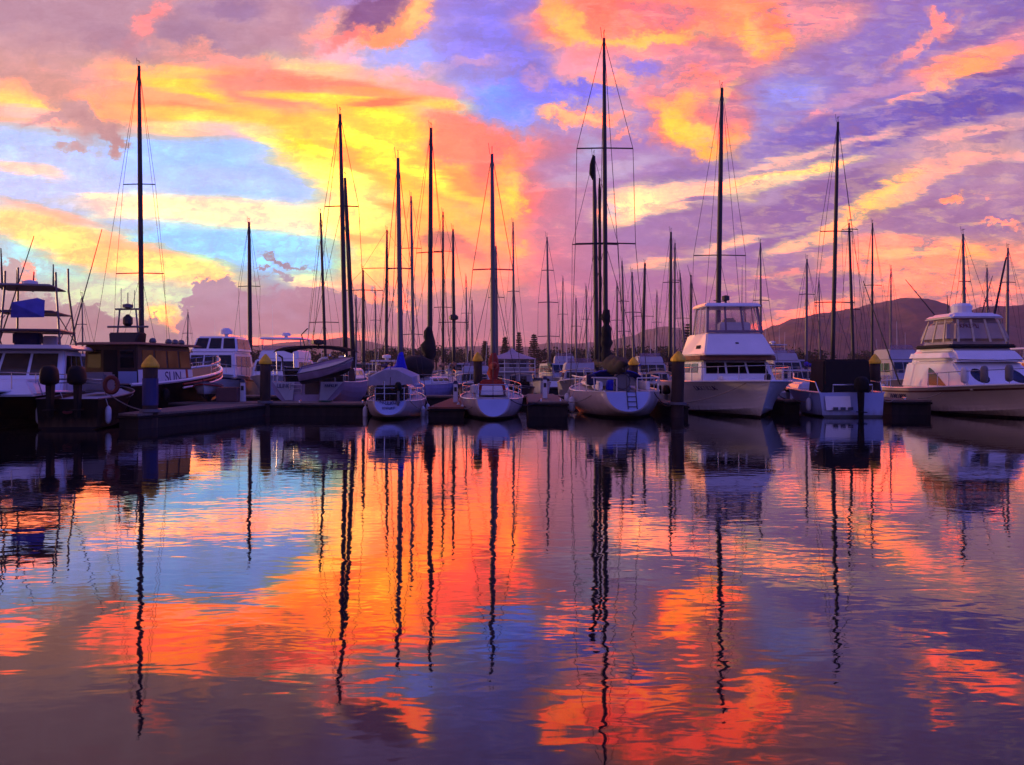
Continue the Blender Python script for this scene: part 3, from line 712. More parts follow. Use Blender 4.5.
# ================================================================== spars and rigging
def spar(root, base, top, wpx, d, m, seg=8):
    """mast between two points of the world"""
    r = wpx*d/FOC/2
    a, b = local(root, base), local(root, top)
    bm = new(); n = 5
    tube(bm, [a.lerp(b, i/n) for i in range(n+1)], [r, r, r*0.97, r*0.92, r*0.8, r*0.55], seg)
    o = link('mast', bm, m, root, smooth=True)
    return o, a, b
def mast_set(root, px0, py0, px1, py1, d, wpx, sp=(), m=None, H=None, stays=True, z0=None, vane=True, wr=0.0135, boat_x=None):
    """mast seen from (px0, deck) to (px1, py1); sp = [(height in view, half width in view)]"""
    m = m or ALU
    zb = z0 if z0 is not None else (H.z(0.5) if H else 1.0)
    ztop = Z_at(py1, d)
    base = (X_at(px0, d), d, zb); top = (X_at(px1, d), d, ztop)
    o, a, b = spar(root, base, top, wpx, d, m)
    scale = d/FOC
    tips = []
    for py, hw in sp:
        z = Z_at(py, d); f = (z-a.z)/(b.z-a.z); c = a.lerp(b, f); w = hw*scale
        bm = new(); tube(bm, [c+Vector((-0.12, w, -0.05)), c+Vector((0, 0, 0)), c+Vector((-0.12, -w, -0.05))], 0.028+0.008*d/60, 6)
        link('spreader', bm, m, o); tips.append((z, w, c))
    if vane:
        bm = new(); tube(bm, [b, b+Vector((0, 0, 0.35))], 0.012+d*0.00012, 5); tube(bm, [b+Vector((-0.25, 0, 0.28)), b+Vector((0.2, 0, 0.28))], 0.012+d*0.0001, 4)
        tube(bm, [b+Vector((0, 0.1, 0)), b+Vector((0, 0.16, 0.5))], 0.008+d*0.00008, 4)
        link('wind_vane', bm, m, o)
    if stays and H:
        r = wr
        for side in (1, -1):
            t = 0.56; q = H.pt(t, 1.0, side)
            pts = [q] + [c + Vector((-0.12, side*w, -0.05)) for z, w, c in sorted(tips, key=lambda e: e[0])] + [b]
            bm = new(); tube(bm, pts, r, 4); link('shroud', bm, WIRE, root)
            if tips:
                z, w, c = sorted(tips, key=lambda e: e[0])[0]
                bm = new(); tube(bm, [q+Vector((-0.4, -side*0.1, 0)), c], r*0.9, 4); link('shroud', bm, WIRE, root)
        bow = H.pt(0.985, 1.0); st = H.pt(0, 1.0)
        bm = new(); tube(bm, [Vector((bow.x, 0, bow.z)), b], r, 4); link('forestay', bm, WIRE, root)
        bm = new(); tube(bm, [Vector((st.x, 0, st.z)), b], r, 4); link('backstay', bm, WIRE, root)
    return o, a, b
def lumpy(bm, pts, rad, seg=10, amp=0.18, seed=0.0, sq=1.0):
    pts = [Vector(p) for p in pts]; rings = []
    for i, p in enumerate(pts):
        d = pts[min(i+1, len(pts)-1)] - pts[max(i-1, 0)]; u, v = frame_of(d)
        rr = rad[i] if isinstance(rad, (list, tuple)) else rad
        ring = []
        for k in range(seg):
            a = 2*math.pi*k/seg; q = 1 + amp*2*mnoise.noise(Vector((i*0.8+seed, math.cos(a)*1.3, math.sin(a)*1.3)))
            ring.append(bm.verts.new(p + (u*math.cos(a)+v*math.sin(a)*sq)*rr*q))
        rings.append(ring)
    for a, b in zip(rings, rings[1:]):
        for k in range(seg): bm.faces.new((a[k], a[(k+1)%seg], b[(k+1)%seg], b[k]))
    bm.faces.new(rings[0]); bm.faces.new(rings[-1])
def boom_and_cover(root, a, L, zb, cover, rad=0.2, length=None, peak=0.0, seed=1.0, boomm=None):
    ln = length or 0.36*L
    bm = new(); tube(bm, [(a.x-0.1, a.y, zb), (a.x-ln, a.y*0.5, zb+0.05)], 0.055, 6); link('boom', bm, boomm or ALU, root)
    if cover:
        n = 9; bm = new()
        pts = [Vector((a.x+0.05-(ln+0.05)*i/n, a.y*(1-0.5*i/n), zb+0.16+(peak*(1-i/2.5) if i < 2.5 else 0))) for i in range(n+1)]
        lumpy(bm, pts, [rad*(1.2 if i < 2 else 1.0)*(1-0.45*i/n) for i in range(n+1)], 10, 0.12, seed, 1.0)
        link('sail_cover', bm, cover, root, smooth=True)

def trunk_cabin(root, H, x0, x1, hw, z0, h, m, win=True, front=0.5, back=0.1, nwin=3):
    bm = new(); c = frustum(bm, (x0, x1, hw, z0), (x0+back, x1-front, hw*0.82, z0+h), 0.06)
    cab = link('cabin', bm, m, root)
    if win:
        q = sides(c)
        for s in ('p', 's'):
            for i in range(nwin):
                bm = new(); u0 = 0.10+0.8*i/nwin; panel(bm, q[s], u0, u0+0.8/nwin-0.05, 0.35, 0.75, 0.012)
                link('window', bm, GLASSY, cab)
    return cab, c

def sailboat(label, px, d, top, L, B, topx=None, wpx=3.0, sp=(), hullm=WHITE, cover=NAVYC, fs=0.95, fb=1.25, away=True,
             mastm=None, group=None, jib=None, cat='sailboat', dodger=None, tw=0.55, mx=0.08, turn=0.0, simple=False, name='sailboat', z_boom=None, wr=0.0135):
    hd = R(90 + turn) if away else R(-90 + turn)
    f = 1 if away else -1
    X = X_at(px, d)
    cx, cy = X - math.cos(hd)*mx*L, d - math.sin(hd)*mx*L
    root = empty(name, (cx, cy, 0), hd, label, cat, group)
    H = Hull(L, B, fs, fb, 'sail', tw=tw, trake=0.35, rake=0.16*L)
    hull_parts(root, H, hullm, DECK)
    trunk_cabin(root, H, -0.10*L, 0.26*L, B*0.27, H.z(0.5)-0.03, 0.42, WHITE if hullm is not WHITE else DECK)
    # cockpit coaming with the well sunk between
    bm = new()
    for s in (1, -1): box(bm, (-0.26*L, s*B*0.24, H.z(0.2)+0.08), (0.3*L, 0.14, 0.24), bev=0.03)
    link('cockpit_coaming', bm, WHITE, root)
    o, a, b = mast_set(root, px, 0, topx if topx is not None else px, top, d, wpx, sp, mastm or ALU, H, wr=wr)
    zb = z_boom or (H.z(0.5)+1.15)
    boom_and_cover(root, a, L, zb, cover, 0.17, seed=px*0.1, peak=0.12, boomm=mastm)
    if jib:
        bow = H.pt(0.97, 1.0); bow = Vector((bow.x, 0, bow.z+0.3)); e = bow.lerp(b, 0.93); n = 12
        bm = new(); lumpy(bm, [bow.lerp(e, i/n) for i in range(n+1)], [0.05+0.05*math.sin(math.pi*min(1, 0.12+0.75*i/n)) for i in range(n+1)], 7, 0.15, px)
        link('furled_headsail', bm, jib, root)
    guard_rail(root, H, 0.12, 0.97, 6, 0.55, r=0.014)
    pushpit(root, H)
    if dodger:
        bm = new(); z = H.z(0.4)+0.36; x0 = -0.12*L; n = 8; rows = []
        for i, xx in enumerate((x0+0.9, x0+0.55, x0, x0-0.35)):
            hh = (0.05, 0.52, 0.66, 0.60)[i]
            rows.append([bm.verts.new((xx, B*0.33*math.cos(math.pi*k/n), z - 0.3*(i == 0)*0 + hh*max(0.0, math.sin(math.pi*k/n))**0.6)) for k in range(n+1)])
        for r0, r1 in zip(rows, rows[1:]):
            for k in range(n): bm.faces.new((r0[k], r0[k+1], r1[k+1], r1[k]))
        bmesh.ops.solidify(bm, geom=bm.faces[:], thickness=0.02)
        link('spray_dodger', bm, dodger, root, smooth=True)
    return root, H, a, b

# ================================================================== motor cruisers
def cruiser(label, X, dmid, L, B, heading=-90.0, fs=1.1, fb=1.5, hullm=WHITE, house=None, fly=None, top=None, glass=GLASSY, cat='motor boat', group=None, name='motor_cruiser',
            hullkw=None, rail=True, housem=WHITE, stripe=None, winm=None, antenna=2, windows=True):
    """house=(x0, x1, hw, z1, front rake), fly=(x0, x1, hw, z1, rake), top=(x0, x1, hw, z)"""
    root = empty(name, (X, dmid, 0), R(heading), label, cat, group)
    H = Hull(L, B, fs, fb, 'motor', **(hullkw or {}))
    hull_parts(root, H, hullm, DECK, WHITE, 0.04)
    if stripe:
        for s in (1, -1):
            bm = new(); pr = None
            for i in range(25):
                t = i/24; a = H.pt(t, 0.86, s); b_ = H.pt(t, 0.91, s); o = Vector((0, s*0.012, 0))
                row = [bm.verts.new(a+o), bm.verts.new(b_+o)]
                if pr: bm.faces.new((pr[0], row[0], row[1], pr[1]))
                pr = row
            link('stripe', bm, stripe, root)
    zd = H.z(0.5)-0.06
    x0, x1, hw, z1, rk = house
    bm = new(); c = frustum(bm, (x0, x1, hw, zd), (x0+0.15, x1-rk, hw*0.88, z1), 0.07); cab = link('cabin', bm, housem, root)
    q = sides(c)
    for i in range(3 if windows else 0):
        bm = new(); panel(bm, q['f'], 0.06+0.3*i, 0.06+0.3*i+0.27, 0.42, 0.9, 0.015); link('windscreen', bm, winm or glass, cab)
    for s in ('p', 's') if windows else ():
        for i in range(3):
            bm = new(); panel(bm, q[s], (0.10+0.27*i), 0.33+0.27*i, 0.45, 0.86, 0.015); link('window', bm, glass, cab)
    bm = new(); panel(bm, q['a'], 0.55, 0.85, 0.02, 0.9, 0.02); link('door', bm, glass, cab)
    if fly:
        fx0, fx1, fhw, fz, frk = fly
        bm = new(); c2 = frustum(bm, (fx0, fx1, fhw, z1+0.003), (fx0+0.05, fx1-frk, fhw*0.9, fz), 0.07); fb_ = link('flybridge', bm, housem, root)
        # seats sit inside, the helm screen stands on it
        bm = new(); q2 = sides(c2); panel(bm, (q2['f'][3], q2['f'][2], q2['f'][2]+Vector((-0.12, -0.05, 0.28)), q2['f'][3]+Vector((-0.12, 0.05, 0.28))), 0.05, 0.95, 0, 1, 0.012)
        link('wind_deflector', bm, CLEARS, fb_)
    if top:
        tx0, tx1, thw, tz = top
        bm = new(); frustum(bm, (tx0, tx1, thw, tz), (tx0+0.12, tx1-0.12, thw-0.12, tz+0.12), 0.03); hd = link('hardtop', bm, housem, root)
        zb = fly[3] if fly else z1
        for xx in (tx0+0.25, tx1-0.3):
            for s in (1, -1):
                bm = new(); tube(bm, [(xx-0.1, s*(thw-0.15), zb-0.05), (xx, s*(thw-0.2), tz+0.01)], 0.03, 6); link('hardtop_leg', bm, STEEL, hd)
        bm = new(); lathe(bm, ((tx0+tx1)/2, 0.0, tz+0.12), [(0.12, 0), (0.12, 0.12), (0.3, 0.14), (0.3, 0.28), (0.2, 0.34), (0.02, 0.36)], 14); link('radar_dome', bm, WHITE, hd, smooth=False)
        za = tz+0.1; xa = tx0+0.4; ya = thw-0.25
    else:
        za = (fly[3] if fly else z1); xa = x0+0.5; ya = hw*0.6
    for i in range(antenna):
        s = 1 if i == 0 else -1; bm = new(); tube(bm, [(xa, s*ya, za-0.05), (xa-0.25, s*(ya+0.1), za+1.9+0.4*i)], 0.016, 4, 0.008); link('antenna', bm, WHITE, root)
    if rail: guard_rail(root, H, 0.5, 0.985, 6, 0.6, r=0.018, inset=0.06, mid=False)
    return root, H, c

def small_boat(label, X, d, L, B, heading, hullm=WHITE, canopy=None, motor=True, cat='runabout', fs=0.6, fb=0.85, group=None, screen=True, name='runabout', canopy_h=0.75):
    root = empty(name, (X, d, 0), R(heading), label, cat, group)
    H = Hull(L, B, fs, fb, 'motor', rake=0.12*L, dr=0.25)
    hull_parts(root, H, hullm, DECK, GREY, 0.025, 0.12)
    if screen:
        bm = new(); z = H.z(0.55)-0.06; c = frustum(bm, (0.02*L, 0.2*L, B*0.34, z), (-0.02*L, 0.07*L, B*0.28, z+0.42), 0.03)
        link('windscreen', bm, GLASSY, root)
        bm = new(); frustum(bm, (0.08*L, 0.34*L, B*0.3, z-0.02), (0.1*L, 0.28*L, B*0.22, z+0.16), 0.04); link('foredeck_hatch', bm, WHITE, root)
    if canopy:
        bm = new(); z = H.z(0.3); zt = z+canopy_h; n = 8; rows = []
        for xx in (-0.42*L, -0.2*L, 0.02*L, 0.12*L):
            rows.append([bm.verts.new((xx, B*0.4*math.cos(math.pi*k/n), zt+0.14*math.sin(math.pi*k/n)-(0.06 if xx < -0.3*L or xx > 0.1*L else 0))) for k in range(n+1)])
        for r0, r1 in zip(rows, rows[1:]):
            for k in range(n): bm.faces.new((r0[k], r0[k+1], r1[k+1], r1[k]))
        bmesh.ops.solidify(bm, geom=bm.faces[:], thickness=0.03)
        cn = link('canopy', bm, canopy, root, smooth=True)
        for xx in (-0.38*L, 0.08*L):
            for s in (1, -1):
                bm = new(); tube(bm, [(xx*0.8, s*B*0.42, z-0.08), (xx, s*B*0.39, zt)], 0.015, 5); link('canopy_pole', bm, STEEL, cn)
    if motor: outboard(root, -L/2, 0, H.z(0)-0.05, 0.9)
    return root, H

# ================================================================== docks and piles
def dock(label, poly, ztop=0.5, group=None, name='floating_dock', boards_dir=0, face=0.42, topm=PLANK):
    """poly = plan outline"""
    cx = sum(p[0] for p in poly)/len(poly); cy = sum(p[1] for p in poly)/len(poly)
    root = empty(name, (cx, cy, 0), 0, label, 'dock', group)
    def slab(z0, z1, grow, m, nm):
        bm = new(); pts = []
        for p in poly:
            v = Vector((p[0]-cx, p[1]-cy)); v = v - v.normalized()*grow; pts.append(v)
        a = [bm.verts.new((v.x, v.y, z0)) for v in pts]; b = [bm.verts.new((v.x, v.y, z1)) for v in pts]
        bm.faces.new(a[::-1]); bm.faces.new(b)
        for i in range(len(a)): bm.faces.new((a[i], a[(i+1)%len(a)], b[(i+1)%len(a)], b[i]))
        return link(nm, bm, m, root)
    slab(ztop-0.07, ztop, 0.0, topm, 'decking')
    slab(-0.35, ztop-0.072, 0.06, FLOAT, 'pontoon')
    bm = new(); n = len(poly)
    pts = [Vector((p[0]-cx, p[1]-cy, ztop-0.13)) for p in poly]
    tube(bm, pts + [pts[0]], 0.05, 5, cap=False); link('rubbing_strip', bm, RUBBER, root)
    return root
def cleat(label, x, y, z, group='mooring cleats on the docks'):
    bm = new(); box(bm, (0, 0, 0.04), (0.06, 0.16, 0.08), bev=0.01); tube(bm, [(0, -0.18, 0.1), (0, 0.18, 0.1)], 0.022, 6)
    o = link('mooring_cleat', bm, STEEL, None); o.location = (x, y, z); o['label'] = label; o['category'] = 'cleat'; o['group'] = group
    return o
def pile(label, px, d, ytop, r=0.24, m=PILE, capm=YELLOW, group='mooring piles with yellow caps', sleeve=None):
    x = X_at(px, d); zt = Z_at(ytop, d)
    root = empty('mooring_pile', (x, d, 0), 0, label, 'mooring pile', group)
    bm = new(); n = 8; h = zt-0.42; rr = []
    lumpy(bm, [(0, 0, -1.0+(h+1.0)*i/n) for i in range(n+1)], r, 14, 0.03, px); link('post', bm, m, root, smooth=True)
    bm = new(); lathe(bm, (0, 0, h+0.002), [(r*1.18, 0), (r*1.22, 0.05), (r*1.15, 0.12), (r*0.62, 0.30), (0.03, 0.42)], 14); link('cap', bm, capm, root)
    root.rotation_euler = (R(1.2*math.sin(px)), R(1.2*math.cos(px*1.7)), px)
    bm = new(); lathe(bm, (0, 0, 0.52), [(r*1.45, 0), (r*1.45, 0.1)], 14); link('pile_guide', bm, GREY, root)
    if sleeve:
        bm = new(); lathe(bm, (0, 0, sleeve[0]), [(r*1.08, 0), (r*1.08, sleeve[1]-sleeve[0])], 14); link('sleeve', bm, sleeve[2], root)
    return root

def lettering(parent, text, q, u0, u1, v0, v1, m, out=0.012, name='lettering'):
    """words laid on a quad (low start, low end, high end, high start)"""
    cu = bpy.data.curves.new('lettering', 'FONT'); cu.body = text; cu.extrude = 0.004; cu.size = 1.0
    ob = bpy.data.objects.new('tmp_text', cu); COL.objects.link(ob)
    dg = bpy.context.evaluated_depsgraph_get(); me = bpy.data.meshes.new_from_object(ob.evaluated_get(dg))
    bpy.data.objects.remove(ob)
    xs = [v.co.x for v in me.vertices]; ys = [v.co.y for v in me.vertices]
    ax, bx, ay, by = min(xs), max(xs), min(ys), max(ys)
    q = [Vector(p) for p in q]; n = (q[1]-q[0]).cross(q[3]-q[0]).normalized()
    for v in me.vertices:
        u = u0+(u1-u0)*(v.co.x-ax)/(bx-ax); w = v0+(v1-v0)*(v.co.y-ay)/(by-ay); z = v.co.z
        v.co = (q[0]*(1-u)+q[1]*u)*(1-w) + (q[3]*(1-u)+q[2]*u)*w + n*(out+z)
    me.materials.clear(); me.materials.append(m)
    o = bpy.data.objects.new(name, me); COL.objects.link(o); o.parent = parent
    return o
def marks(parent, q, u0, u1, v0, v1, n, m, seed, out=0.012, r=0.012, arch=0.0, name='lettering'):
    """a worn, unreadable line of letters: a row of small strokes"""
    rnd = random.Random(seed); q = [Vector(p) for p in q]; nn = (q[1]-q[0]).cross(q[3]-q[0]).normalized()
    def P_(u, v): return (q[0]*(1-u)+q[1]*u)*(1-v) + (q[3]*(1-u)+q[2]*u)*v + nn*out
    bm = new()
    for i in range(n):
        a = u0+(u1-u0)*(i+0.12)/n; b = u0+(u1-u0)*(i+0.82)/n; dv = -arch*(2*((i+0.5)/n)-1)**2
        w0, w1 = v0+dv, v1+dv
        pts = [(a, w0), (a, w1)]; tube(bm, [P_(*p) for p in pts], r, 4)
        k = rnd.choice((0, 1, 2, 3))
        if k == 0: seq = [(a, w1), (b, w1), (b, (w0+w1)/2), (a, (w0+w1)/2)]
        elif k == 1: seq = [(a, w0), (b, w0), (b, w1)]
        elif k == 2: seq = [(a, w1), (b, w0), (b, w1)]
        else: seq = [(b, w1), (a, (w0+w1)/2), (b, w0)]
        tube(bm, [P_(*p) for p in seq], r, 4)
    return link(name, bm, m, parent)

# ================================================================== docks, piles
GF = 'floating finger docks between the berths'
dock('long pontoon walkway in the middle distance behind the front row of boats', [(-34, 48.2), (34, 48.2), (34, 50.2), (-34, 50.2)], 0.5)
dock('cross dock on the left with its boarded top lit pale, white-sterned ketch behind it', [(-15.5, 38.4), (-5.75, 37.6), (-5.75, 40.0), (-15.5, 40.6)], 0.52)
dock('finger dock pointing at the camera on the left, yellow-capped pile at its end', [(-13.05, 29.8), (-12.2, 29.3), (-11.0, 33.5), (-10.3, 38.2), (-13.0, 38.5)], 0.50, GF)
dock('low brown finger dock between the lettered-stern yacht and the red-covered yacht', [(-3.4, 36.4), (-1.95, 36.4), (-2.0, 48.1), (-3.2, 48.1)], 0.42, GF, topm=mat('red_brown_boards', (132, 74, 54), 0.9, var=0.3, scale=3, stretch=(1, 8, 1)))
dock('dark-ended finger dock left of the largest sailing yacht', [(0.65, 36.9), (2.3, 36.9), (2.2, 48.1), (0.8, 48.1)], 0.62, GF)
dock('narrow finger dock beside the yellow-capped pile left of the white motor yacht', [(6.55, 37.2), (7.3, 37.2), (7.25, 48.1), (6.6, 48.1)], 0.5, GF)
dock('narrow finger dock right of the white motor yacht', [(11.85, 39.2), (12.55, 39.2), (12.5, 48.1), (11.9, 48.1)], 0.6, GF)
dock('wide finger dock left of the rounded flybridge cruiser', [(16.3, 38.6), (18.0, 38.6), (17.6, 48.1), (16.5, 48.1)], 0.62, GF)
dock('far pontoon walkway with a second row of masts behind it', [(-50, 70.5), (62, 70.5), (62, 72.2), (-50, 72.2)], 0.5)
dock('farthest pontoon walkway below the dark tree line', [(-70, 103.5), (90, 103.5), (90, 105.2), (-70, 105.2)], 0.5)

pile('thick mooring pile, yellow cone cap and blue band, end of the left finger dock', 150, 30.2, 355, 0.24, sleeve=(0.75, 1.65, mat('blue_band', (34, 40, 96), 0.6)))
pile('mooring pile with yellow cone cap on the cross dock beside the white-sterned ketch', 265, 38.0, 354, 0.22)
pile('slim mooring pile with yellow cone cap left of the red mast-foot cover', 478, 41.0, 352, 0.2)
pile('distant mooring pile with yellow cone cap above the largest yacht\'s stern rail', 634, 46.5, 357, 0.24)
pile('stout mooring pile with yellow cone cap just left of the white motor yacht', 677, 36.5, 351, 0.26)
pile('mooring pile with yellow cone cap right of the black canopied boat', 876, 39.2, 354, 0.22)

for i, (x, y, z, lab) in enumerate(((1.2, 37.3, 0.62, 'small steel cleat on the left corner of the dark-ended finger dock'), (2.0, 37.3, 0.62, 'small steel cleat on the right corner of the dark-ended finger dock'),
        (-9.0, 38.2, 0.52, 'small steel cleat on the cross dock left of the ketch stern'), (-6.3, 38.0, 0.52, 'small steel cleat at the right end of the cross dock'),
        (17.0, 39.0, 0.62, 'small steel cleat on the wide finger dock by the rounded cruiser'), (-12.0, 30.6, 0.5, 'small steel cleat near the tip of the left finger dock'))):
    cleat(lab, x, y, z)

# ================================================================== front row, from the left
# -- sport fishing boat with the tower
root, H, c = cruiser('sport fishing boat with tall tube tower, blue cover panel and black hull at far left', -18.0, 33.2, 12.0, 4.0, heading=-74, fs=1.05, fb=1.3, hullm=BLACKH,
    house=(-2.6, 2.3, 1.7, 2.68, 1.7), fly=None, top=None, cat='fishing boat', name='sport_fishing_boat', housem=WHITE, winm=mat('painted_amber_reflection_glass', (70, 58, 44), 0.08, var=0.2), antenna=0)  # windscreen colour has an amber sky reflection painted in
bm = new(); frustum(bm, (1.2, 5.3, 1.55, 1.1), (1.4, 4.3, 1.1, 1.62), 0.12); link('foredeck', bm, WHITE, root)
bm = new(); frustum(bm, (-3.4, 1.4, 1.85, 2.683), (-3.3, 1.1, 1.75, 2.84), 0.04); link('cabin_roof', bm, CREAM, root)
ZT = 2.84
legs = [(-2.3, 1.35), (-2.3, -0.75), (0.5, 1.3), (0.5, -0.7)]
TUBE = mat('grey_tower_tube', (92, 78, 84), 0.45, metal=0.2)  # one even dull grey for all the tower tubes
tw = None
bm = new(); frustum(bm, (-2.2, 0.6, 1.05, 5.0), (-2.1, 0.5, 0.95, 5.08), 0.02); tower_top = link('tower_roof', bm, mat('tower_roof_grey', (120, 108, 108), 0.6), root)
for x, y in legs:
    bm = new(); tube(bm, [(x, y, ZT-0.02), (x*0.75-0.2, y*0.85, 5.02), (x*0.74-0.2, y*0.84, 5.55 + 0.35*(x < 0))], 0.04, 6); link('tower_leg', bm, TUBE, root)
for z, k in ((3.35, 0.97), (4.05, 0.88)):
    bm = new(); pts = [(x*(1-(1-0.75)*(z-ZT)/2.2)-0.2*(z-ZT)/2.2, y*(1-0.2*(z-ZT)/2.2), z) for x, y in (legs[0], legs[1], legs[3], legs[2], legs[0])]
    tube(bm, pts, 0.028, 5); link('tower_rail', bm, TUBE, root)
for s in (1, -1):
    bm = new(); tube(bm, [(-2.55, s*1.34, 2.9), (0.25, s*1.12, 4.05)], 0.02, 5); link('tower_brace', bm, TUBE, root)
    bm = new(); tube(bm, [(0.48, s*1.24, 2.9), (-2.3, s*1.18, 4.05)], 0.02, 5); link('tower_brace', bm, TUBE, root)
bm = new(); frustum(bm, (-1.9, 0.3, 1.05, 4.06), (-1.9, 0.2, 1.0, 4.13), 0.02); link('tower_platform', bm, TUBE, root)
bm = new(); frustum(bm, (-2.4, 0.7, 1.35, 3.36), (-2.4, 0.6, 1.3, 3.43), 0.02); link('tower_platform', bm, TUBE, root)
bm = new()
vs = [bm.verts.new(p) for p in ((0.62, -0.30, 3.82), (0.62, 0.80, 3.85), (0.52, 0.80, 4.48), (0.52, 0.55, 4.56), (0.52, -0.30, 4.38))]
f = bm.faces.new(vs); bmesh.ops.solidify(bm, geom=[f], thickness=0.04); link('cover_panel', bm, mat('faded_blue_canvas', (84, 86, 170), 0.85, var=0.15, bump=0.01), root)
bm = new(); box(bm, (-0.6, 0, 3.1), (0.7, 0.9, 0.45), bev=0.05); link('helm_console', bm, NAVYC, root)
bm = new(); box(bm, (-2.0, 0.5, 3.05), (0.5, 0.5, 0.4), bev=0.04); link('helm_seat', bm, WHITEC, root)
for nm, a, b, r in (('outrigger', local(root, (X_at(70, 33), 33, 2.8)), local(root, (X_at(102, 34), 34, Z_at(229, 34))), 0.026), ('outrigger', local(root, (X_at(-4, 33), 33, 2.6)), local(root, (X_at(34, 34), 34, Z_at(236, 34))), 0.03), ('antenna', (-1.6, -1.1, 5.0), (-1.8, -1.2, 6.6), 0.045), ('antenna', (-0.4, 0.9, 5.0), (-0.4, 0.9, 5.9), 0.04), ('antenna', (0.2, -0.2, 5.0), (0.2, -0.2, 5.6), 0.02), ('antenna', (-2.3, -0.2, 5.0), (-2.5, -0.2, 5.8), 0.045)):
    bm = new(); tube(bm, [a, b], r, 5, r*0.5); link(nm, bm, DARKALU, root)
bm = new(); lathe(bm, (-0.9, 0, 5.08), [(0.1, 0), (0.1, 0.08), (0.28, 0.1), (0.28, 0.2), (0.05, 0.26)], 12); link('radar_dome', bm, WHITE, root)
fenders(root, H, [(0.72, 1), (0.45, 1)])

# -- dark work boat stern with two outboards
root, H = small_boat('dark open boat with two black outboards and a stern rail at the left', X_at(93, 31.5), 31.8, 5.4, 2.15, 96, hullm=BLACKH, motor=False, fs=1.0, fb=1.3, screen=False, cat='open boat', name='open_boat')
outboard(root, -2.7, 0.42, 1.34, 1.25, RUBBER, RUBBER); outboard(root, -2.7, -0.42, 1.34, 1.25, RUBBER, RUBBER)
bm = new(); tube(bm, [(-2.1, 1.0, 1.1), (-2.5, 1.0, 1.62), (-2.55, 0, 1.64), (-2.5, -1.0, 1.62), (-2.1, -1.0, 1.1)], 0.025, 6); tube(bm, [(-2.45, 1.0, 1.5), (-2.5, 0, 1.52), (-2.45, -1.0, 1.5)], 0.018, 6); link('stern_rail', bm, STEEL, root)
bm = new(); box(bm, (0.2, 0, 1.5), (1.0, 0.8, 0.7), bev=0.08); link('console', bm, GREY, root)
bm = new(); tube(bm, [(-2.2, 0.9, 0.7), (-2.75, 0, 0.55), (-2.2, -0.9, 0.7)], 0.05, 6); link('rubbing_strip', bm, mat('red_rubbing_strip', (110, 40, 40), 0.7), root)
fenders(root, H, [(0.1, 1), (0.1, -1)], r=0.1, ln=0.6)
bm = new(); n = 18
for k in range(n):
    pass
tube(bm, [(0, 0.2*math.cos(2*math.pi*k/n), 0.25*math.sin(2*math.pi*k/n)) for k in range(n+1)], 0.07, 8, cap=False)
o = link('life_ring', bm, mat('faded_red_ring', (104, 34, 18), 0.7, var=0.2), None, smooth=True); o.location = (X_at(112, 29.3), 29.25, Z_at(385, 29.3)); o.rotation_euler = (0, 0, R(100)); o['label'] = 'orange life ring hanging on the rail of the dark open boat'; o['category'] = 'life ring'

# -- wheelhouse boat
root = empty('wheelhouse_boat', (-16.0, 41.2, 0), R(84), 'dark wheelhouse work boat with radar mast and lettered white side panel, left', 'work boat')
H = Hull(11.5, 3.7, 1.35, 2.15, 'motor', rake=1.6)
hull_parts(root, H, BLACKH, TEAK, WHITE, 0.07)
for dz, m in ((-0.17, RED), (-0.33, WHITE)):
    bm = new()
    for s in (1, -1): tube(bm, [p + Vector((0, 0, dz)) for p in H.rail_pts(0.35, 1, 16, s, 0.0, -0.02)], 0.045, 5)
    link('rub_rail', bm, m, root)
DKW = mat('dark_varnished_wood', (62, 40, 30), 0.5, var=0.3, scale=3.0)
bm = new(); c = frustum(bm, (-4.3, 0.6, 1.18, 1.25), (-4.3, 0.35, 1.12, 2.95), 0.03); cab = link('wheelhouse', bm, DKW, root)
q = sides(c)
bm = new(); panel(bm, q['a'], 0.36, 0.62, 0.02, 0.88, 0.015); link('door', bm, BLACKC, cab)
for u in (0.06, 0.68):
    bm = new(); panel(bm, q['a'], u, u+0.25, 0.45, 0.88, 0.015); link('window', bm, GLASSY, cab)
bm = new(); panel(bm, q['a'], 0.64, 0.98, 0.02, 0.36, 0.02); link('pale_panel', bm, PALEBLUE, cab)
bm = new(); panel(bm, q['s'], 0.0, 1.0, 0.02, 0.40, 0.02); sp_ = link('side_panel', bm, WHITE, cab)
lettering(sp_, 'SUN', q['s'], 0.46, 0.76, 0.08, 0.35, INK, 0.027)
amber = mat('painted_amber_reflection_window', (170, 112, 50), 0.12, var=0.3, scale=1.0)  # the orange is a sky reflection put into the pane colour
for i in range(4):
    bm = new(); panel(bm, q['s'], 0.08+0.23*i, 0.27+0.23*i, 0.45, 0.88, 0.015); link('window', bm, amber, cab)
bm = new(); panel(bm, q['s'], 0.86, 0.90, 0.02, 0.40, 0.03); link('red_stripe', bm, RED, cab)
bm = new(); frustum(bm, (-4.75, 1.0, 1.5, 2.953), (-4.5, 0.8, 1.3, 3.06), 0.03); rf = link('roof', bm, BROWNC, root)
for i, (x, y) in enumerate(((-1.2, -0.9), (-0.6, -0.9), (0.0, -0.9), (-2.6, -0.9))):
    bm = new(); lathe(bm, (x, y, 3.05), [(0.1, 0), (0.16, 0.08), (0.12, 0.2), (0.03, 0.24)], 8); link('roof_vent', bm, GREY, rf)
bm = new()
tube(bm, [(-3.0, 0.5, 3.03), (-3.0, 0.36, 4.5)], 0.04, 6); tube(bm, [(-3.0, -0.5, 3.03), (-3.0, -0.36, 4.5)], 0.04, 6)
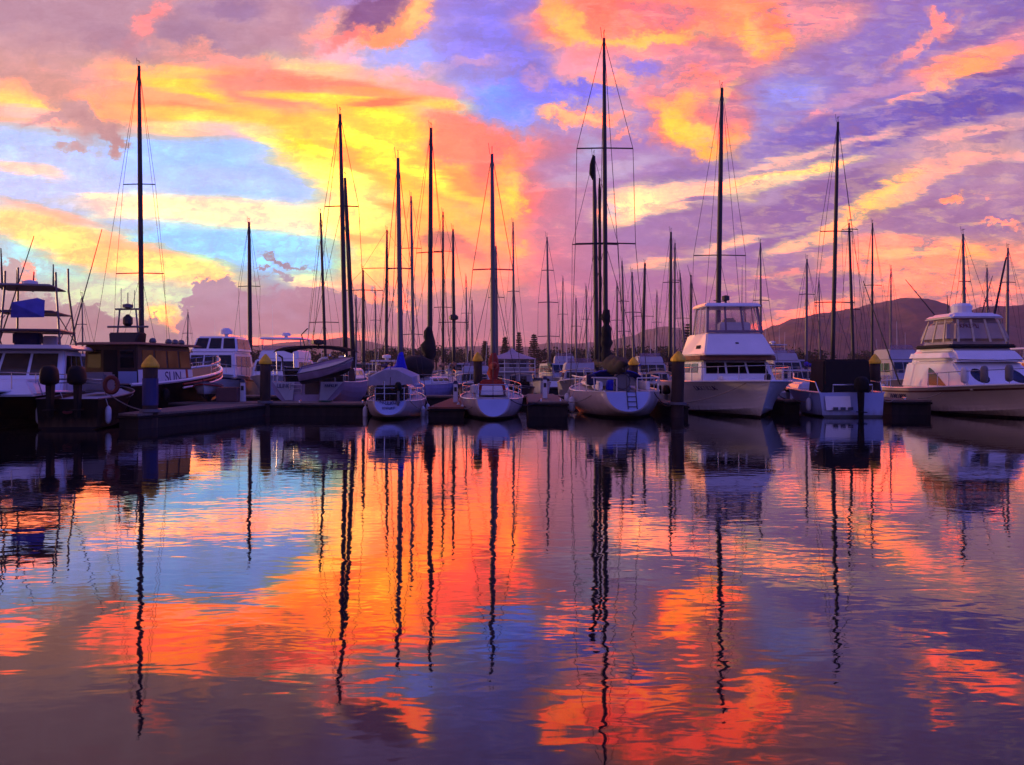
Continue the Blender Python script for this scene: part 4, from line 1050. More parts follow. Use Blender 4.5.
tube(bm, [(-3.0, 0.9, 3.75), (-3.0, -0.9, 3.75)], 0.05, 6); tube(bm, [(-3.0, 0.55, 4.5), (-3.0, -0.55, 4.5)], 0.045, 6); tube(bm, [(-3.0, 0, 4.5), (-3.0, 0, 5.2)], 0.02, 5); tube(bm, [(-3.0, 0.3, 4.5), (-3.0, 0.3, 5.4)], 0.014, 5); tube(bm, [(-3.0, -0.3, 4.5), (-3.0, -0.3, 5.3)], 0.014, 5)
gm = link('gantry', bm, GREY, rf)
bm = new(); frustum(bm, (-3.5, -2.5, 0.55, 3.05), (-3.3, -2.7, 0.7, 3.5), 0.05); link('radar_box', bm, DARKALU, rf)
bm = new(); lathe(bm, (-3.0, 0, 3.78), [(0.12, 0), (0.2, 0.1), (0.2, 0.35), (0.05, 0.5)], 10); link('searchlight', bm, DARKALU, gm)
bm = new(); lathe(bm, (-3.0, 0, 4.53), [(0.05, 0), (0.22, 0.04), (0.22, 0.16), (0.05, 0.2)], 10); link('radar_dome', bm, GREY, gm)
guard_rail(root, H, 0.62, 0.98, 5, 0.5)
fenders(root, H, [(0.2, -1), (0.5, -1)], m=RUBBER, r=0.16)

# -- small things on the cross dock
root, H = small_boat('small white and red dinghy with its pointed bow out on the cross dock', X_at(207, 39.6), 39.7, 2.3, 1.15, -80, hullm=WHITE, motor=False, screen=False, cat='dinghy', fs=0.42, fb=0.62, name='dinghy')
root.location.z = 0.78
bm = new(); tube(bm, H.rail_pts(0.1, 1, 12, 1, -0.09, -0.02), 0.03, 5); tube(bm, H.rail_pts(0.1, 1, 12, -1, -0.09, -0.02), 0.03, 5); link('rubbing_strip', bm, RED, root)
bm = new(); box(bm, (0, 0, 0.32), (0.9, 0.6, 0.64), bev=0.04); o = link('dock_box', bm, mat('brown_locker', (96, 62, 62), 0.6), None); o.location = (X_at(228, 39.3), 39.3, 0.522); o['label'] = 'squat brown dock box beside the small dinghy on the cross dock'; o['category'] = 'dock box'

# -- two cruisers behind the cross dock
root, H, c = cruiser('white hardtop motor cruiser with orange-lit side window behind the cross dock', X_at(219, 57.5), 58, 10.5, 3.7, heading=-86, fs=1.3, fb=1.75, house=(-2.6, 2.9, 1.55, 2.95, 0.5), fly=None, top=None, antenna=2, cat='motor boat', stripe=NAVY)
bm = new(); c2 = frustum(bm, (-2.4, 1.9, 1.45, 2.953), (-2.2, 1.2, 1.2, 4.0), 0.12); up_ = link('upper_cabin', bm, WHITE, root)
q2 = sides(c2); AMB = mat('painted_orange_reflection_glass', (190, 84, 40), 0.1, var=0.3)  # side panes coloured orange to paint in the sunset's reflection
for u0 in (0.05, 0.37, 0.69):
    bm = new(); panel(bm, q2['f'], u0, u0+0.27, 0.25, 0.88, 0.015); link('windscreen', bm, GLASSY, up_)
for s_ in ('p', 's'):
    for u0 in (0.05, 0.5):
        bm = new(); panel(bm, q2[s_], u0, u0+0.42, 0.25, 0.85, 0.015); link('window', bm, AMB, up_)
bm = new(); lathe(bm, (0, 0.3, 4.0), [(0.12, 0), (0.12, 0.15), (0.38, 0.18), (0.38, 0.42), (0.22, 0.56), (0.02, 0.6)], 14); link('radar_dome', bm, WHITE, up_, smooth=False)
cruiser('white flybridge cruiser with steel hardtop between the dock pile and the ketch', X_at(280, 57.5), 58.5, 10.5, 3.5, heading=-90, fs=1.2, fb=1.6, house=(-2.6, 2.6, 1.5, 2.55, 0.7), fly=(-2.4, 1.5, 1.3, 3.15, 0.4), top=(-2.0, 0.9, 1.4, 3.85), cat='motor boat')

# -- ketch with the white split stern
hd = R(90)
root = empty('ketch', (X_at(330, 47.5), 48.2, 0), hd, 'two-masted ketch with split white stern panels and black awning behind the cross dock', 'ketch')
H = Hull(12.5, 3.7, 1.35, 1.6, 'sail', tw=0.92, trake=0.5)
hull_parts(root, H, mat('grey_lilac_hull', (150, 130, 150), 0.4), DECK)
zt = H.z(0)
for s in (1, -1):
    bm = new(); xo = -6.25-0.05
    vs = [bm.verts.new(p) for p in ((xo+0.45, s*0.62, zt), (xo+0.45, s*1.66, zt), (xo+0.1, s*0.98, 0.5), (xo+0.05, s*0.62, 0.5))]
    f = bm.faces.new(vs); bmesh.ops.solidify(bm, geom=[f], thickness=0.05); pn = link('stern_panel', bm, WHITE, root)
    if s == 1: marks(pn, ((xo+0.33, 1.5, zt-0.35), (xo+0.33, 0.75, zt-0.35), (xo+0.45, 0.75, zt-0.05), (xo+0.45, 1.5, zt-0.05)), 0.1, 0.9, 0.2, 0.8, 4, INK, 3, 0.06)
    else: marks(pn, ((xo+0.33, -0.75, zt-0.35), (xo+0.33, -1.5, zt-0.35), (xo+0.45, -1.5, zt-0.05), (xo+0.45, -0.75, zt-0.05)), 0.1, 0.9, 0.3, 0.7, 6, INK, 5, 0.06)
bm = new(); frustum(bm, (-6.05, -5.2, 0.34, 0.42), (-5.9, -5.2, 0.34, 1.5), 0.02)
for v in bm.verts: v.co.y -= 0.22
link('stern_door', bm, DKW, root)
bm = new()
for k in range(4): box(bm, (-5.98, 0.55, 0.62+0.2*k), (0.04, 0.6, 0.03))
for y in (0.28, 0.82): box(bm, (-5.985, y, 0.92), (0.05, 0.03, 0.8))
link('stern_ladder', bm, STEEL, root)
bm = new(); frustum(bm, (-4.6, -1.5, 1.5, 1.3), (-4.5, -1.6, 1.45, 2.0), 0.05); link('dark_cockpit_block', bm, BLACKC, root)
trunk_cabin(root, H, -1.6, 3.6, 1.3, 1.4, 0.6, WHITE)
bm = new(); n = 10; rows = []
for xx, dz in ((-5.6, -0.1), (-5.2, 0.05), (-3.4, 0.1), (-1.8, 0.0)):
    rows.append([bm.verts.new((xx, 1.75*math.cos(math.pi*k/n), 2.75+dz+0.28*math.sin(math.pi*k/n))) for k in range(n+1)])
for r0, r1 in zip(rows, rows[1:]):
    for k in range(n): bm.faces.new((r0[k], r0[k+1], r1[k+1], r1[k]))
bmesh.ops.solidify(bm, geom=bm.faces[:], thickness=0.1); aw = link('awning', bm, BLACKC, root)
for x, y in ((-5.2, 1.65), (-5.2, -1.65), (-2.0, 1.6), (-2.0, -1.6)):
    bm = new(); tube(bm, [(x, y*0.98, 1.25), (x, y, 2.8)], 0.025, 5); link('awning_pole', bm, STEEL, aw)
for s in (1, -1):
    bm = new(); tube(bm, [(-5.4, s*1.2, 1.35), (-5.9, s*1.2, 2.5), (-6.7, s*1.2, 2.6)], 0.045, 6); link('davit', bm, STEEL, root)
bm = new(); lathe(bm, (-5.2, -0.35, 3.1), [(0.05, 0), (0.32, 0.05), (0.32, 0.22), (0.05, 0.28)], 12); tube(bm, [(-5.2, -0.35, 2.9), (-5.2, -0.35, 3.15)], 0.05, 6); link('radar_dome', bm, DARKALU, root)
bm = new(); tube(bm, [(-5.0, 0.3, 2.9), (-5.0, 0.5, 3.6), (-5.0, 0.2, 3.9)], 0.03, 5); link('wind_generator', bm, DARKALU, root)
mast_set(root, 346, 0, 340, 114, 46.5, 5.0, ((206, 17),), DARKALU, H, z0=1.4)
o2, a2, b2 = mast_set(root, 354, 0, 345, 178, 49.5, 5.0, (), DARKALU, None, z0=1.5)
pushpit(root, H, 0.55)
# the dinghy in its davits and the lifebuoys behind it: things the ketch carries
dg_root, DH = small_boat('lilac-grey dinghy slung tilted from the davits across the ketch stern', X_at(330, 41.5), 41.2, 2.55, 1.2, 0, hullm=mat('lilac_dinghy', (165, 140, 165), 0.5), motor=False, screen=False, cat='dinghy', fs=0.45, fb=0.55, name='dinghy')
dg_root.location.z = 1.72; dg_root.rotation_euler = (R(18), R(-11), 0)
for i, (px, py, lab) in enumerate(((325, 364, 'left white horseshoe buoy above the slung dinghy'), (341, 363, 'right white horseshoe buoy above the slung dinghy'))):
    bm = new(); s = 1 if i == 0 else -1
    tube(bm, [(s*0.32*math.cos(t), 0, 0.26*math.sin(t)) for t in [R(70+22*k) for k in range(11)]], 0.085, 8)
    o = link('horseshoe_buoy', bm, CREAM, None, smooth=True); o.location = (X_at(px, 41.9), 41.95, Z_at(py, 41.9)); o['label'] = lab; o['category'] = 'lifebuoy'; o['group'] = 'horseshoe buoys on the ketch'

# -- sailing yachts, sterns towards the camera
def front_yacht(label, X, dst, L, B, fs, fb, tw, turn, hullm, mastargs, tbot=0.18, cover=None, name='sailing_yacht', tm=0.5):
    hd = R(90+turn)
    root = empty(name, (X + math.cos(hd)*L/2, dst + math.sin(hd)*L/2, 0), hd, label, 'sailing yacht')
    H = Hull(L, B, fs, fb, 'sail', tw=tw, tm=tm, trake=0.55, tbot=tbot)
    link('hull', H.mesh(28, 14), [hullpaint(hullm)], root, smooth=True); link('deck', H.deck(), DECK, root)
    bm = new(); tube(bm, H.rail_pts(0, 1, 24, 1) + H.rail_pts(0, 1, 24, -1)[::-1][1:], 0.028, 6); link('toe_rail', bm, WHITE, root)
    return root, H
# lettered stern
root, H = front_yacht('small yacht with lettered rounded stern, lilac awning and blue peaked sail cover', -4.75, 34.6, 9.2, 2.45, 0.72, 1.0, 0.5, 3, mat('warm_lit_grey_hull', (176, 160, 158), 0.4, var=0.12), None)  # warm light on the sides is mixed into this hull colour
tr = link('transom', H.transom(0.015, 0.93), PALEBLUE, root); zt = H.z(0); xs = -4.6+0.55  # same paint as the hull; blue light is put into the transom colour
qd = [(-4.62+0.05, 0.5, 0.18), (-4.62+0.05, -0.5, 0.18), (-4.05-0.02, -0.5, 0.74), (-4.05-0.02, 0.5, 0.74)]
marks(tr, qd, 0.02, 0.98, 0.66, 0.86, 9, INK, 11, 0.05, 0.011, arch=-0.28); marks(tr, qd, 0.25, 0.75, 0.36, 0.50, 6, INK, 12, 0.045, 0.009)
mast_o, a, b = mast_set(root, 401, 0, 398, 158, 40.5, 5.5, ((268, 12),), ALU, H, z0=0.9)
trunk_cabin(root, H, -0.6, 2.6, 0.72, 0.82, 0.42, WHITE)
bm = new(); frustum(bm, (-3.9, -1.9, 0.62, 0.72), (-3.9, -1.9, 0.58, 1.32), 0.05); link('dark_cockpit_block', bm, BLACKC, root)  # shaded cockpit interior built as a plain black block
bm = new(); rows = []; n = 8
for xx, w, dz in ((-3.6, 0.8, 0.0), (-3.5, 0.84, 0.02), (-1.0, 0.95, 0.1)):
    rows.append([bm.verts.new((xx, w*1.12, 1.30+dz)), bm.verts.new((xx, w*1.05, 1.62+dz)), bm.verts.new((xx, w*0.3, 1.92+dz)), bm.verts.new((xx, -w*0.3, 1.92+dz)), bm.verts.new((xx, -w*1.05, 1.62+dz)), bm.verts.new((xx, -w*1.12, 1.34+dz))])
for r0, r1 in zip(rows, rows[1:]):
    for k in range(5): bm.faces.new((r0[k], r0[k+1], r1[k+1], r1[k]))
bm.faces.new(rows[0]); bmesh.ops.solidify(bm, geom=bm.faces[:], thickness=0.03); link('awning', bm, WHITEC, root)
bm = new(); lumpy(bm, [a+Vector((-0.05, 0.05, 0.85)), a+Vector((-0.10, 0.02, 1.1)), a+Vector((-0.12, 0, 1.35)), a+Vector((-0.06, 0, 1.62)), a+Vector((0, 0, 1.85))], [0.38, 0.3, 0.2, 0.16, 0.08], 11, 0.22, 2.0); link('sail_cover', bm, BLUEC, root, smooth=True)
bm = new(); lumpy(bm, [a+Vector((-0.1, 0.2, 0.98)), a+Vector((-0.6, 0.5, 1.0)), a+Vector((-1.4, 0.7, 0.92))], [0.18, 0.15, 0.1], 8, 0.12, 4.0); link('sail_cover', bm, BLUEC, root, smooth=True)
pushpit(root, H, 0.5); guard_rail(root, H, 0.12, 0.97, 6, 0.5, r=0.013)
outboard(root, -4.05, -0.35, 1.05, 0.7)
bm = new(); tube(bm, [(-4.1, 0.2, 0.75), (-4.15, 0.2, 1.5)], 0.03, 5); link('ensign_staff', bm, STEEL, root)
fenders(root, H, [(0.3, -1), (0.5, -1), (0.3, 1)], r=0.1)

# red covered
root, H = front_yacht('yacht with pale half-moon stern, rust-red spray hood and red sail cover', -0.72, 34.6, 9.8, 2.72, 0.80, 1.1, 0.47, 2, mat('pink_lit_grey_hull', (186, 168, 166), 0.4, var=0.12), None, tbot=0.12)  # hull colour includes the pinkish light on its sides
link('transom', H.transom(0.015, 0.95), PALEBLUE, root)  # stern coloured blue for the dusk light it catches, not another paint
mast_o, a, b = mast_set(root, 493.5, 0, 492, 154, 40.5, 5.5, ((269, 20),), ALU, H, z0=0.95)
trunk_cabin(root, H, -0.6, 2.8, 0.8, 0.9, 0.42, WHITE)
bm = new()
for s in (1, -1): box(bm, (-2.6, s*0.62, 1.0), (2.4, 0.12, 0.32), bev=0.03)
link('cockpit_coaming', bm, WHITE, root)
bm = new(); c = frustum(bm, (-1.3, -0.3, 0.6, 0.9), (-1.2, -0.5, 0.5, 1.5), 0.08); link('spray_hood', bm, REDC, root)
bm = new(); c = frustum(bm, (-1.42, -1.30, 0.5, 0.85), (-1.42, -1.30, 0.42, 1.25), 0.02); link('hatch_boards', bm, WHITE, root)
bm = new(); lumpy(bm, [a+Vector((-0.1, 0, 0.55)), a+Vector((-0.16, 0.03, 0.8)), a+Vector((-0.1, -0.02, 1.05)), a+Vector((-0.14, 0.02, 1.3)), a+Vector((-0.08, 0, 1.5)), a+Vector((-0.05, 0, 1.72))], [0.2, 0.24, 0.22, 0.26, 0.2, 0.1], 11, 0.3, 7.0); link('sail_cover', bm, ORANGE if False else mat('red_orange_canvas', (140, 36, 24), 0.85, var=0.2, scale=4), root, smooth=True)
bm = new(); lumpy(bm, [a+Vector((-0.2-0.35*i, 0, 1.15)) for i in range(9)], [0.2-0.012*i for i in range(9)], 9, 0.12, 8.0); link('boom_cover', bm, REDC, root, smooth=True)
pushpit(root, H, 0.55); guard_rail(root, H, 0.12, 0.97, 6, 0.5, r=0.013)
fenders(root, H, [(0.25, 1), (0.45, 1)], r=0.1)
bm = new(); lathe(bm, (-4.1, 0.75, 1.0), [(0.02, 0), (0.16, 0.04), (0.16, 0.3), (0.02, 0.36)], 10); link('life_sling', bm, CREAM, root)

# largest
root, H = front_yacht('largest sailing yacht, broad pinkish hull, half-moon stern with boarding ladder and black sail cover', 4.52, 34.8, 12.8, 3.85, 1.08, 1.4, 0.45, 0, mat('pink_lit_pearl_hull', (196, 180, 176), 0.35, var=0.1), None, tbot=0.3, tm=0.42)  # pink of the sides is light, painted into the hull colour
link('transom', H.transom(0.015, 0.95), PALEBLUE, root)  # transom shares the hull paint; its blue is painted light
bm = new()
def trx(z): return -6.4 + 0.55*(z-0.3)/(1.08-0.3)
for y in (-0.33, 0.02):
    tube(bm, [(trx(1.2)-0.06, y, 1.2), (trx(0.42)-0.06, y, 0.42)], 0.018, 5)
for k in range(4):
    z = 0.5+0.19*k; tube(bm, [(trx(z)-0.06, -0.33, z), (trx(z)-0.06, 0.02, z)], 0.015, 5)
link('boarding_ladder', bm, DARKALU, root)
mast_o, a, b = mast_set(root, 606, 0, 604, 38, 41.2, 4.8, ((148, 28), (243, 30)), DARKALU, H, z0=1.2)
trunk_cabin(root, H, -1.0, 3.6, 1.15, 1.2, 0.45, WHITE)
bm = new()
for s in (1, -1): box(bm, (-3.4, s*0.95, 1.28), (3.2, 0.16, 0.36), bev=0.04)
link('cockpit_coaming', bm, WHITE, root)
bm = new(); n = 10; rows = []
for xx, hh, w in ((-0.6, 0.02, 1.2), (-1.0, 0.5, 1.15), (-1.6, 0.62, 1.15), (-1.9, 0.58, 1.15)):
    rows.append([bm.verts.new((xx, w*math.cos(math.pi*k/n), 1.3+hh*max(0.0, math.sin(math.pi*k/n))**0.5)) for k in range(n+1)])
for r0, r1 in zip(rows, rows[1:]):
    for k in range(n): bm.faces.new((r0[k], r0[k+1], r1[k+1], r1[k]))
bmesh.ops.remove_doubles(bm, verts=bm.verts[:], dist=0.001)
bmesh.ops.solidify(bm, geom=bm.faces[:], thickness=0.03); link('spray_hood', bm, mat('royal_blue_canvas', (34, 44, 150), 0.8, var=0.2), root, smooth=True)
bm = new(); tube(bm, [a+Vector((-0.1, 0, 0.85)), Vector((-5.2, 0, 2.0))], 0.07, 6); link('boom', bm, DARKALU, root)
bm = new(); pts = [Vector((a.x-0.1-0.6*i, 0.06*math.sin(i), 2.1+0.06*math.sin(i*1.7))) for i in range(10)]
lumpy(bm, pts, [0.36, 0.42, 0.4, 0.42, 0.36, 0.36, 0.3, 0.28, 0.2, 0.1], 12, 0.22, 3.3, 0.9); link('sail_cover', bm, BLACKC, root, smooth=True)
bm = new(); n = 14; lumpy(bm, [a+Vector((-0.18, 0, 1.1+2.35*i/n)) for i in range(n+1)], [0.12+0.09*abs(math.sin(i*0.9+0.4))+0.06*(i < 10) for i in range(n+1)], 10, 0.25, 6.6); link('furled_mainsail', bm, BLACKC, root, smooth=True)
bm = new(); tube(bm, [(-5.6, 1.25, 1.12), (-5.7, 1.3, 1.62), (-3.0, 1.65, 1.62), (-0.5, 1.8, 1.66)], 0.028, 6); tube(bm, [(-5.6, -1.25, 1.12), (-5.7, -1.3, 1.62), (-3.0, -1.65, 1.62), (-0.5, -1.8, 1.66)], 0.028, 6); tube(bm, [(-5.7, 1.3, 1.62), (-5.85, 0.4, 1.6)], 0.028, 6); tube(bm, [(-5.7, -1.3, 1.62), (-5.85, -0.4, 1.6)], 0.028, 6)
for x, y in ((-4.4, 1.47), (-3.0, 1.65), (-1.6, 1.73), (-4.4, -1.47), (-3.0, -1.65), (-1.6, -1.73), (-5.85, 0.4), (-5.85, -0.4)): tube(bm, [(x, y, 1.0), (x, y, 1.61)], 0.022, 5)
link('stern_rail', bm, mat('white_rail', (215, 205, 200), 0.3), root)
bm = new(); frustum(bm, (-4.2, -4.0, 0.35, 1.05), (-4.2, -4.05, 0.3, 1.75), 0.03); link('steering_pedestal', bm, GREY, root)
bm = new(); tube(bm, [(-4.3, 0.32*math.cos(2*math.pi*k/18), 1.45+0.32*math.sin(2*math.pi*k/18)) for k in range(19)], 0.018, 5, cap=False); link('steering_wheel', bm, DARKALU, root)
fenders(root, H, [(0.3, 1), (0.42, 1), (0.55, 1)], r=0.14, ln=0.7)
bm = new(); lathe(bm, (-5.2, 1.35, 1.3), [(0.03, 0), (0.2, 0.05), (0.2, 0.42), (0.03, 0.48)], 10); link('life_sling', bm, NAVYC, root)
bm = new(); frustum(bm, (-3.2, -2.4, 0.5, 1.05), (-3.1, -2.5, 0.45, 1.5), 0.04); link('cockpit_cover', bm, BLUEC, root)

# -- white flybridge motor yacht, bow to the camera
root, H, c = cruiser('white flybridge motor yacht, broad bow facing the camera, clear-panelled upper helm', 9.78, 40.8, 12.0, 4.5, heading=-88, fs=1.35, fb=1.5,
    house=(-4.2, 1.9, 1.66, 2.34, 0.75), fly=None, top=None, antenna=0, name='motor_yacht', cat='motor yacht', hullkw=dict(tw=0.92, tm=0.55, rake=1.3), winm=GLASSY)
q = sides(c)
bm = new(); c1 = frustum(bm, (-4.0, 1.75, 1.66, 2.343), (-3.95, 1.55, 1.66, 2.56), 0.03); link('brown_band', bm, BROWNC, root)  # brown band between the cabin windows and the flybridge
bm = new(); c2 = frustum(bm, (-2.6, 2.0, 1.56, 2.563), (-2.5, 1.1, 1.24, 3.55), 0.06); fbm = link('flybridge', bm, WHITE, root)
q2 = sides(c2)
bm = new(); panel(bm, q2['f'], 0.47, 0.52, 0.5, 0.55, 0.02); link('name_badge', bm, BLACKC, fbm)
bm = new(); panel(bm, q2['s'], 0.62, 0.80, 0.3, 0.45, 0.02); link('vent', bm, BLACKC, fbm)
bm = new(); c3 = frustum(bm, (-1.5, 1.12, 1.25, 3.553), (-1.35, 0.75, 1.13, 4.72), 0.0)
for f in [f for f in bm.faces if abs(f.normal.z) > 0.8]: bm.faces.remove(f)
en = link('helm_enclosure', bm, CLEARS, root)
q3 = sides(c3)
CL = mat('grey_canvas_edge', (120, 100, 112), 0.85, var=0.15)
for s_, us in (('f', (0.0, 0.33, 0.64, 0.955)), ('p', (0.0, 0.45, 0.95)), ('s', (0.0, 0.5, 0.95)), ('a', (0.0, 0.5, 0.95))):
    for u in us:
        bm = new(); panel(bm, q3[s_], u, u+0.035, 0.0, 1.0, 0.02, 0.01); link('enclosure_strap', bm, CL if s_ != 's' else WHITEC, en)
bm = new(); panel(bm, q3['f'], 0.0, 1.0, 0.0, 0.09, 0.03, 0.012); link('enclosure_hem', bm, CL, en)
bm = new(); c4 = frustum(bm, (-1.6, 0.95, 1.28, 4.723), (-1.5, 0.75, 1.20, 4.90), 0.05); ht = link('hardtop', bm, WHITE, root)
for s in (1, -1):
    bm = new(); tube(bm, [(0.95, s*1.17, 3.56), (0.45, s*1.05, 4.72)], 0.03, 6); link('hardtop_leg', bm, STEEL, ht)
    bm = new(); tube(bm, [(-1.35, s*1.18, 3.5), (-1.3, s*1.06, 4.72)], 0.03, 6); link('hardtop_leg', bm, STEEL, ht)
bm = new(); lathe(bm, (0.2, -0.15, 4.9), [(0.05, 0), (0.05, 0.12), (0.17, 0.16), (0.17, 0.34), (0.05, 0.38)], 10); tube(bm, [(0.2, -0.15, 5.0), (0.2, -0.7, 5.05)], 0.02, 5); link('floodlight', bm, DARKALU, ht)
for y in (-1.1, 1.0):
    bm = new(); tube(bm, [(-1.2, y, 4.88), (-2.0, y*1.25, 6.9)], 0.018, 4, 0.008); link('antenna', bm, WIRE, ht)
bm = new(); box(bm, (-0.9, 0.3, 3.85), (0.5, 0.55, 0.9), bev=0.08); link('helm_chair', bm, CREAMC, root)
bm = new(); box(bm, (0.3, 0.2, 3.8), (0.5, 1.4, 0.5), bev=0.06); link('helm_console', bm, WHITE, root)
bm = new(); box(bm, (2.9, -0.75, H.z(0.75)+0.12), (0.7, 0.75, 0.2), bev=0.05); link('deck_hatch', bm, WHITE, root)
bm = new(); frustum(bm, (1.4, 3.8, 1.2, H.z(0.7)-0.02), (1.5, 3.3, 0.9, H.z(0.7)+0.14), 0.05); link('foredeck_trunk', bm, WHITE, root)
bm = new(); box(bm, (5.2, 0.15, H.z(0.95)+0.14), (0.35, 0.18, 0.28), bev=0.04); link('windlass', bm, DARKALU, root)
bm = new(); panel(bm, (H.pt(0.78, 0.72, -1), H.pt(0.9, 0.72, -1), H.pt(0.9, 0.86, -1), H.pt(0.78, 0.86, -1)), 0, 0.001, 0, 0.001, 0.001)
bm.free()
marks(root, (H.pt(0.66, 0.80, -1), H.pt(0.80, 0.80, -1), H.pt(0.80, 0.93, -1), H.pt(0.66, 0.93, -1)), 0.0, 1.0, 0.1, 0.8, 7, INK, 21, 0.03, 0.012)
fenders(root, H, [(0.35, 1)], r=0.13)

# -- black canopied sports boat, stern to the camera
root = empty('sports_boat', (13.8, 39.9, 0), R(90), 'sports boat with tall black canopy and outboard, stern to the camera between two finger docks', 'sports boat')
H = Hull(7.0, 2.75, 1.0, 1.25, 'motor', tw=0.95, trake=0.15)
hull_parts(root, H, PALEBLUE, DECK, WHITE, 0.05)  # blue light falling on the stern is put into the hull colour
bm = new(); panel(bm, ((-3.55, 1.2, 0.22), (-3.55, -1.2, 0.22), (-3.38, -1.22, 0.92), (-3.38, 1.22, 0.92)), 0.04, 0.46, 0.1, 0.9, 0.03, 0.0); link('stern_locker', bm, WHITE, root)
bm = new()
for k in range(3): box(bm, (-3.62, 0.75-0.3*k, 0.36), (0.03, 0.2, 0.12))
link('drain_slots', bm, NAVY, root)
bm = new(); frustum(bm, (-2.9, -1.0, 1.0, 0.95), (-2.8, -1.2, 0.94, 2.36), 0.08); cn = link('canopy', bm, BLACKC, root)
bm = new(); frustum(bm, (0.5, 2.6, 1.0, 1.0), (0.6, 2.0, 0.8, 1.35), 0.08); link('cuddy_cabin', bm, WHITE, root)
outboard(root, -3.45, -0.22, 0.92, 1.25, RUBBER, RUBBER)
bm = new(); tube(bm, [(-3.3, 0.75, 0.95), (-3.3, 0.75, 1.32), (-3.3, -0.85, 1.32), (-3.3, -0.85, 0.95)], 0.028, 6); link('stern_rail', bm, STEEL, root)
for s in (1, -1):
    bm = new(); tube(bm, [(-3.2, s*1.28, 1.0), (-2.9, s*1.33, 1.42), (0.4, s*1.2, 1.55), (2.9, s*0.4, 1.75)], 0.025, 6); link('side_rail', bm, STEEL, root)
fenders(root, H, [(0.15, 1), (0.5, -1)], r=0.11)

# -- rounded flybridge cruiser at the right edge
root, H, c = cruiser('rounded flybridge cruiser at the right edge, milky canvas windows, fenders on its rail', 20.25, 39.4, 10.9, 4.15, heading=-91, fs=1.05, fb=1.42,
    house=(-3.8, 3.0, 1.62, 2.25, 2.0), windows=False, fly=None, top=None, antenna=0, name='flybridge_cruiser', cat='motor yacht', stripe=mat('brown_stripe', (98, 60, 44), 0.5), hullkw=dict(tw=0.92, tm=0.55, rake=1.3), hullm=CREAM)
bm = new(); c2 = frustum(bm, (-3.4, 1.55, 1.58, 2.253), (-3.2, 0.75, 1.42, 2.86), 0.2); fbm = link('flybridge', bm, WHITE, root)
bm = new(); c5 = frustum(bm, (-2.75, 0.80, 1.46, 2.863), (-2.7, 0.72, 1.44, 3.03), 0.07); link('dark_band', bm, BLACKC, root)
bm = new(); c3 = frustum(bm, (-2.7, 0.70, 1.42, 3.033), (-2.2, 0.2, 1.16, 4.18), 0.26)
en = link('canvas_enclosure', bm, MILKY, root, smooth=False)
q3 = sides(c3)
for s_, us in (('f', (0.12, 0.36, 0.61, 0.85)), ('s', (0.16, 0.5, 0.82)), ('p', (0.16, 0.5, 0.82))):
    for u in us:
        bm = new(); panel(bm, q3[s_], u, u+0.035, 0.08, 0.94, 0.02, 0.008); link('enclosure_strap', bm, CREAMC, en)
marks(en, q3['f'], 0.12, 0.5, 0.62, 0.76, 7, mat('dark_red_lettering', (84, 24, 40), 0.6), 31, 0.02, 0.014)
bm = new(); c4 = frustum(bm, (-2.5, 0.35, 1.24, 4.183), (-2.1, 0.0, 0.95, 4.42), 0.11); ht = link('hardtop', bm, WHITE, root)
bm = new(); lathe(bm, (-1.0, -0.1, 4.42), [(0.5, 0), (0.5, 0.05), (0.42, 0.08), (0.46, 0.34), (0.36, 0.46), (0.03, 0.5)], 16); link('radar_dome', bm, WHITE, ht)
for a_, b_ in (((-1.4, -1.1, 4.4), (-1.8, -2.25, 6.05)), ((-1.2, 0.9, 4.4), (-1.6, 1.6, 6.2)), ((-1.4, -0.5, 4.4), (-1.5, -0.5, 5.3))):
    bm = new(); tube(bm, [a_, b_], 0.032, 5, 0.015); link('outrigger', bm, DARKALU, ht)
bm = new(); tube(bm, [(-3.0, -2.0, 1.2), (-3.3, -2.6, 3.2), (-3.9, -3.4, 6.2)], 0.04, 6, 0.02); link('outrigger', bm, DARKALU, root)
q = sides(c)
for s_, lo_, hi_ in (('s', 0.42, 0.70),):
    qq = q[s_]; bm = new(); P_ = lambda u, v: (qq[0]*(1-u)+qq[1]*u)*(1-v) + (qq[3]*(1-u)+qq[2]*u)*v
    n_ = (qq[1]-qq[0]).cross(qq[3]-qq[0]).normalized()
    pts = [P_(lo_, 0.12), P_(hi_, 0.12)] + [P_(hi_-(hi_-lo_)*k/6*0.75, 0.12+0.68*math.sin(math.pi/2*k/6)) for k in range(1, 7)]
    a_ = [bm.verts.new(p+n_*0.005) for p in pts]; f = bm.faces.new(a_); bmesh.ops.solidify(bm, geom=[f], thickness=-0.03); link('side_window', bm, mat('green_tinted_glass', (38, 52, 40), 0.08, var=0.2), root)
for u in (0.14, 0.62):
    qq = q['f']; bm = new(); n_ = (qq[1]-qq[0]).cross(qq[3]-qq[0]).normalized(); P_ = lambda u, v: (qq[0]*(1-u)+qq[1]*u)*(1-v) + (qq[3]*(1-u)+qq[2]*u)*v
    pts = [P_(u+0.11+0.11*math.cos(2*math.pi*k/16), 0.5+0.26*math.sin(2*math.pi*k/16)) + n_*0.006 for k in range(16)]
    f = bm.faces.new([bm.verts.new(p) for p in pts]); bmesh.ops.solidify(bm, geom=[f], thickness=-0.03); link('front_window', bm, GLASSY, root)
bm = new(); tube(bm, [(1.2, 1.3, 2.32), (1.6, 0, 2.36), (1.2, -1.3, 2.32), (-1.5, -1.75, 2.3)], 0.022, 5); link('coachroof_rail', bm, STEEL, root)
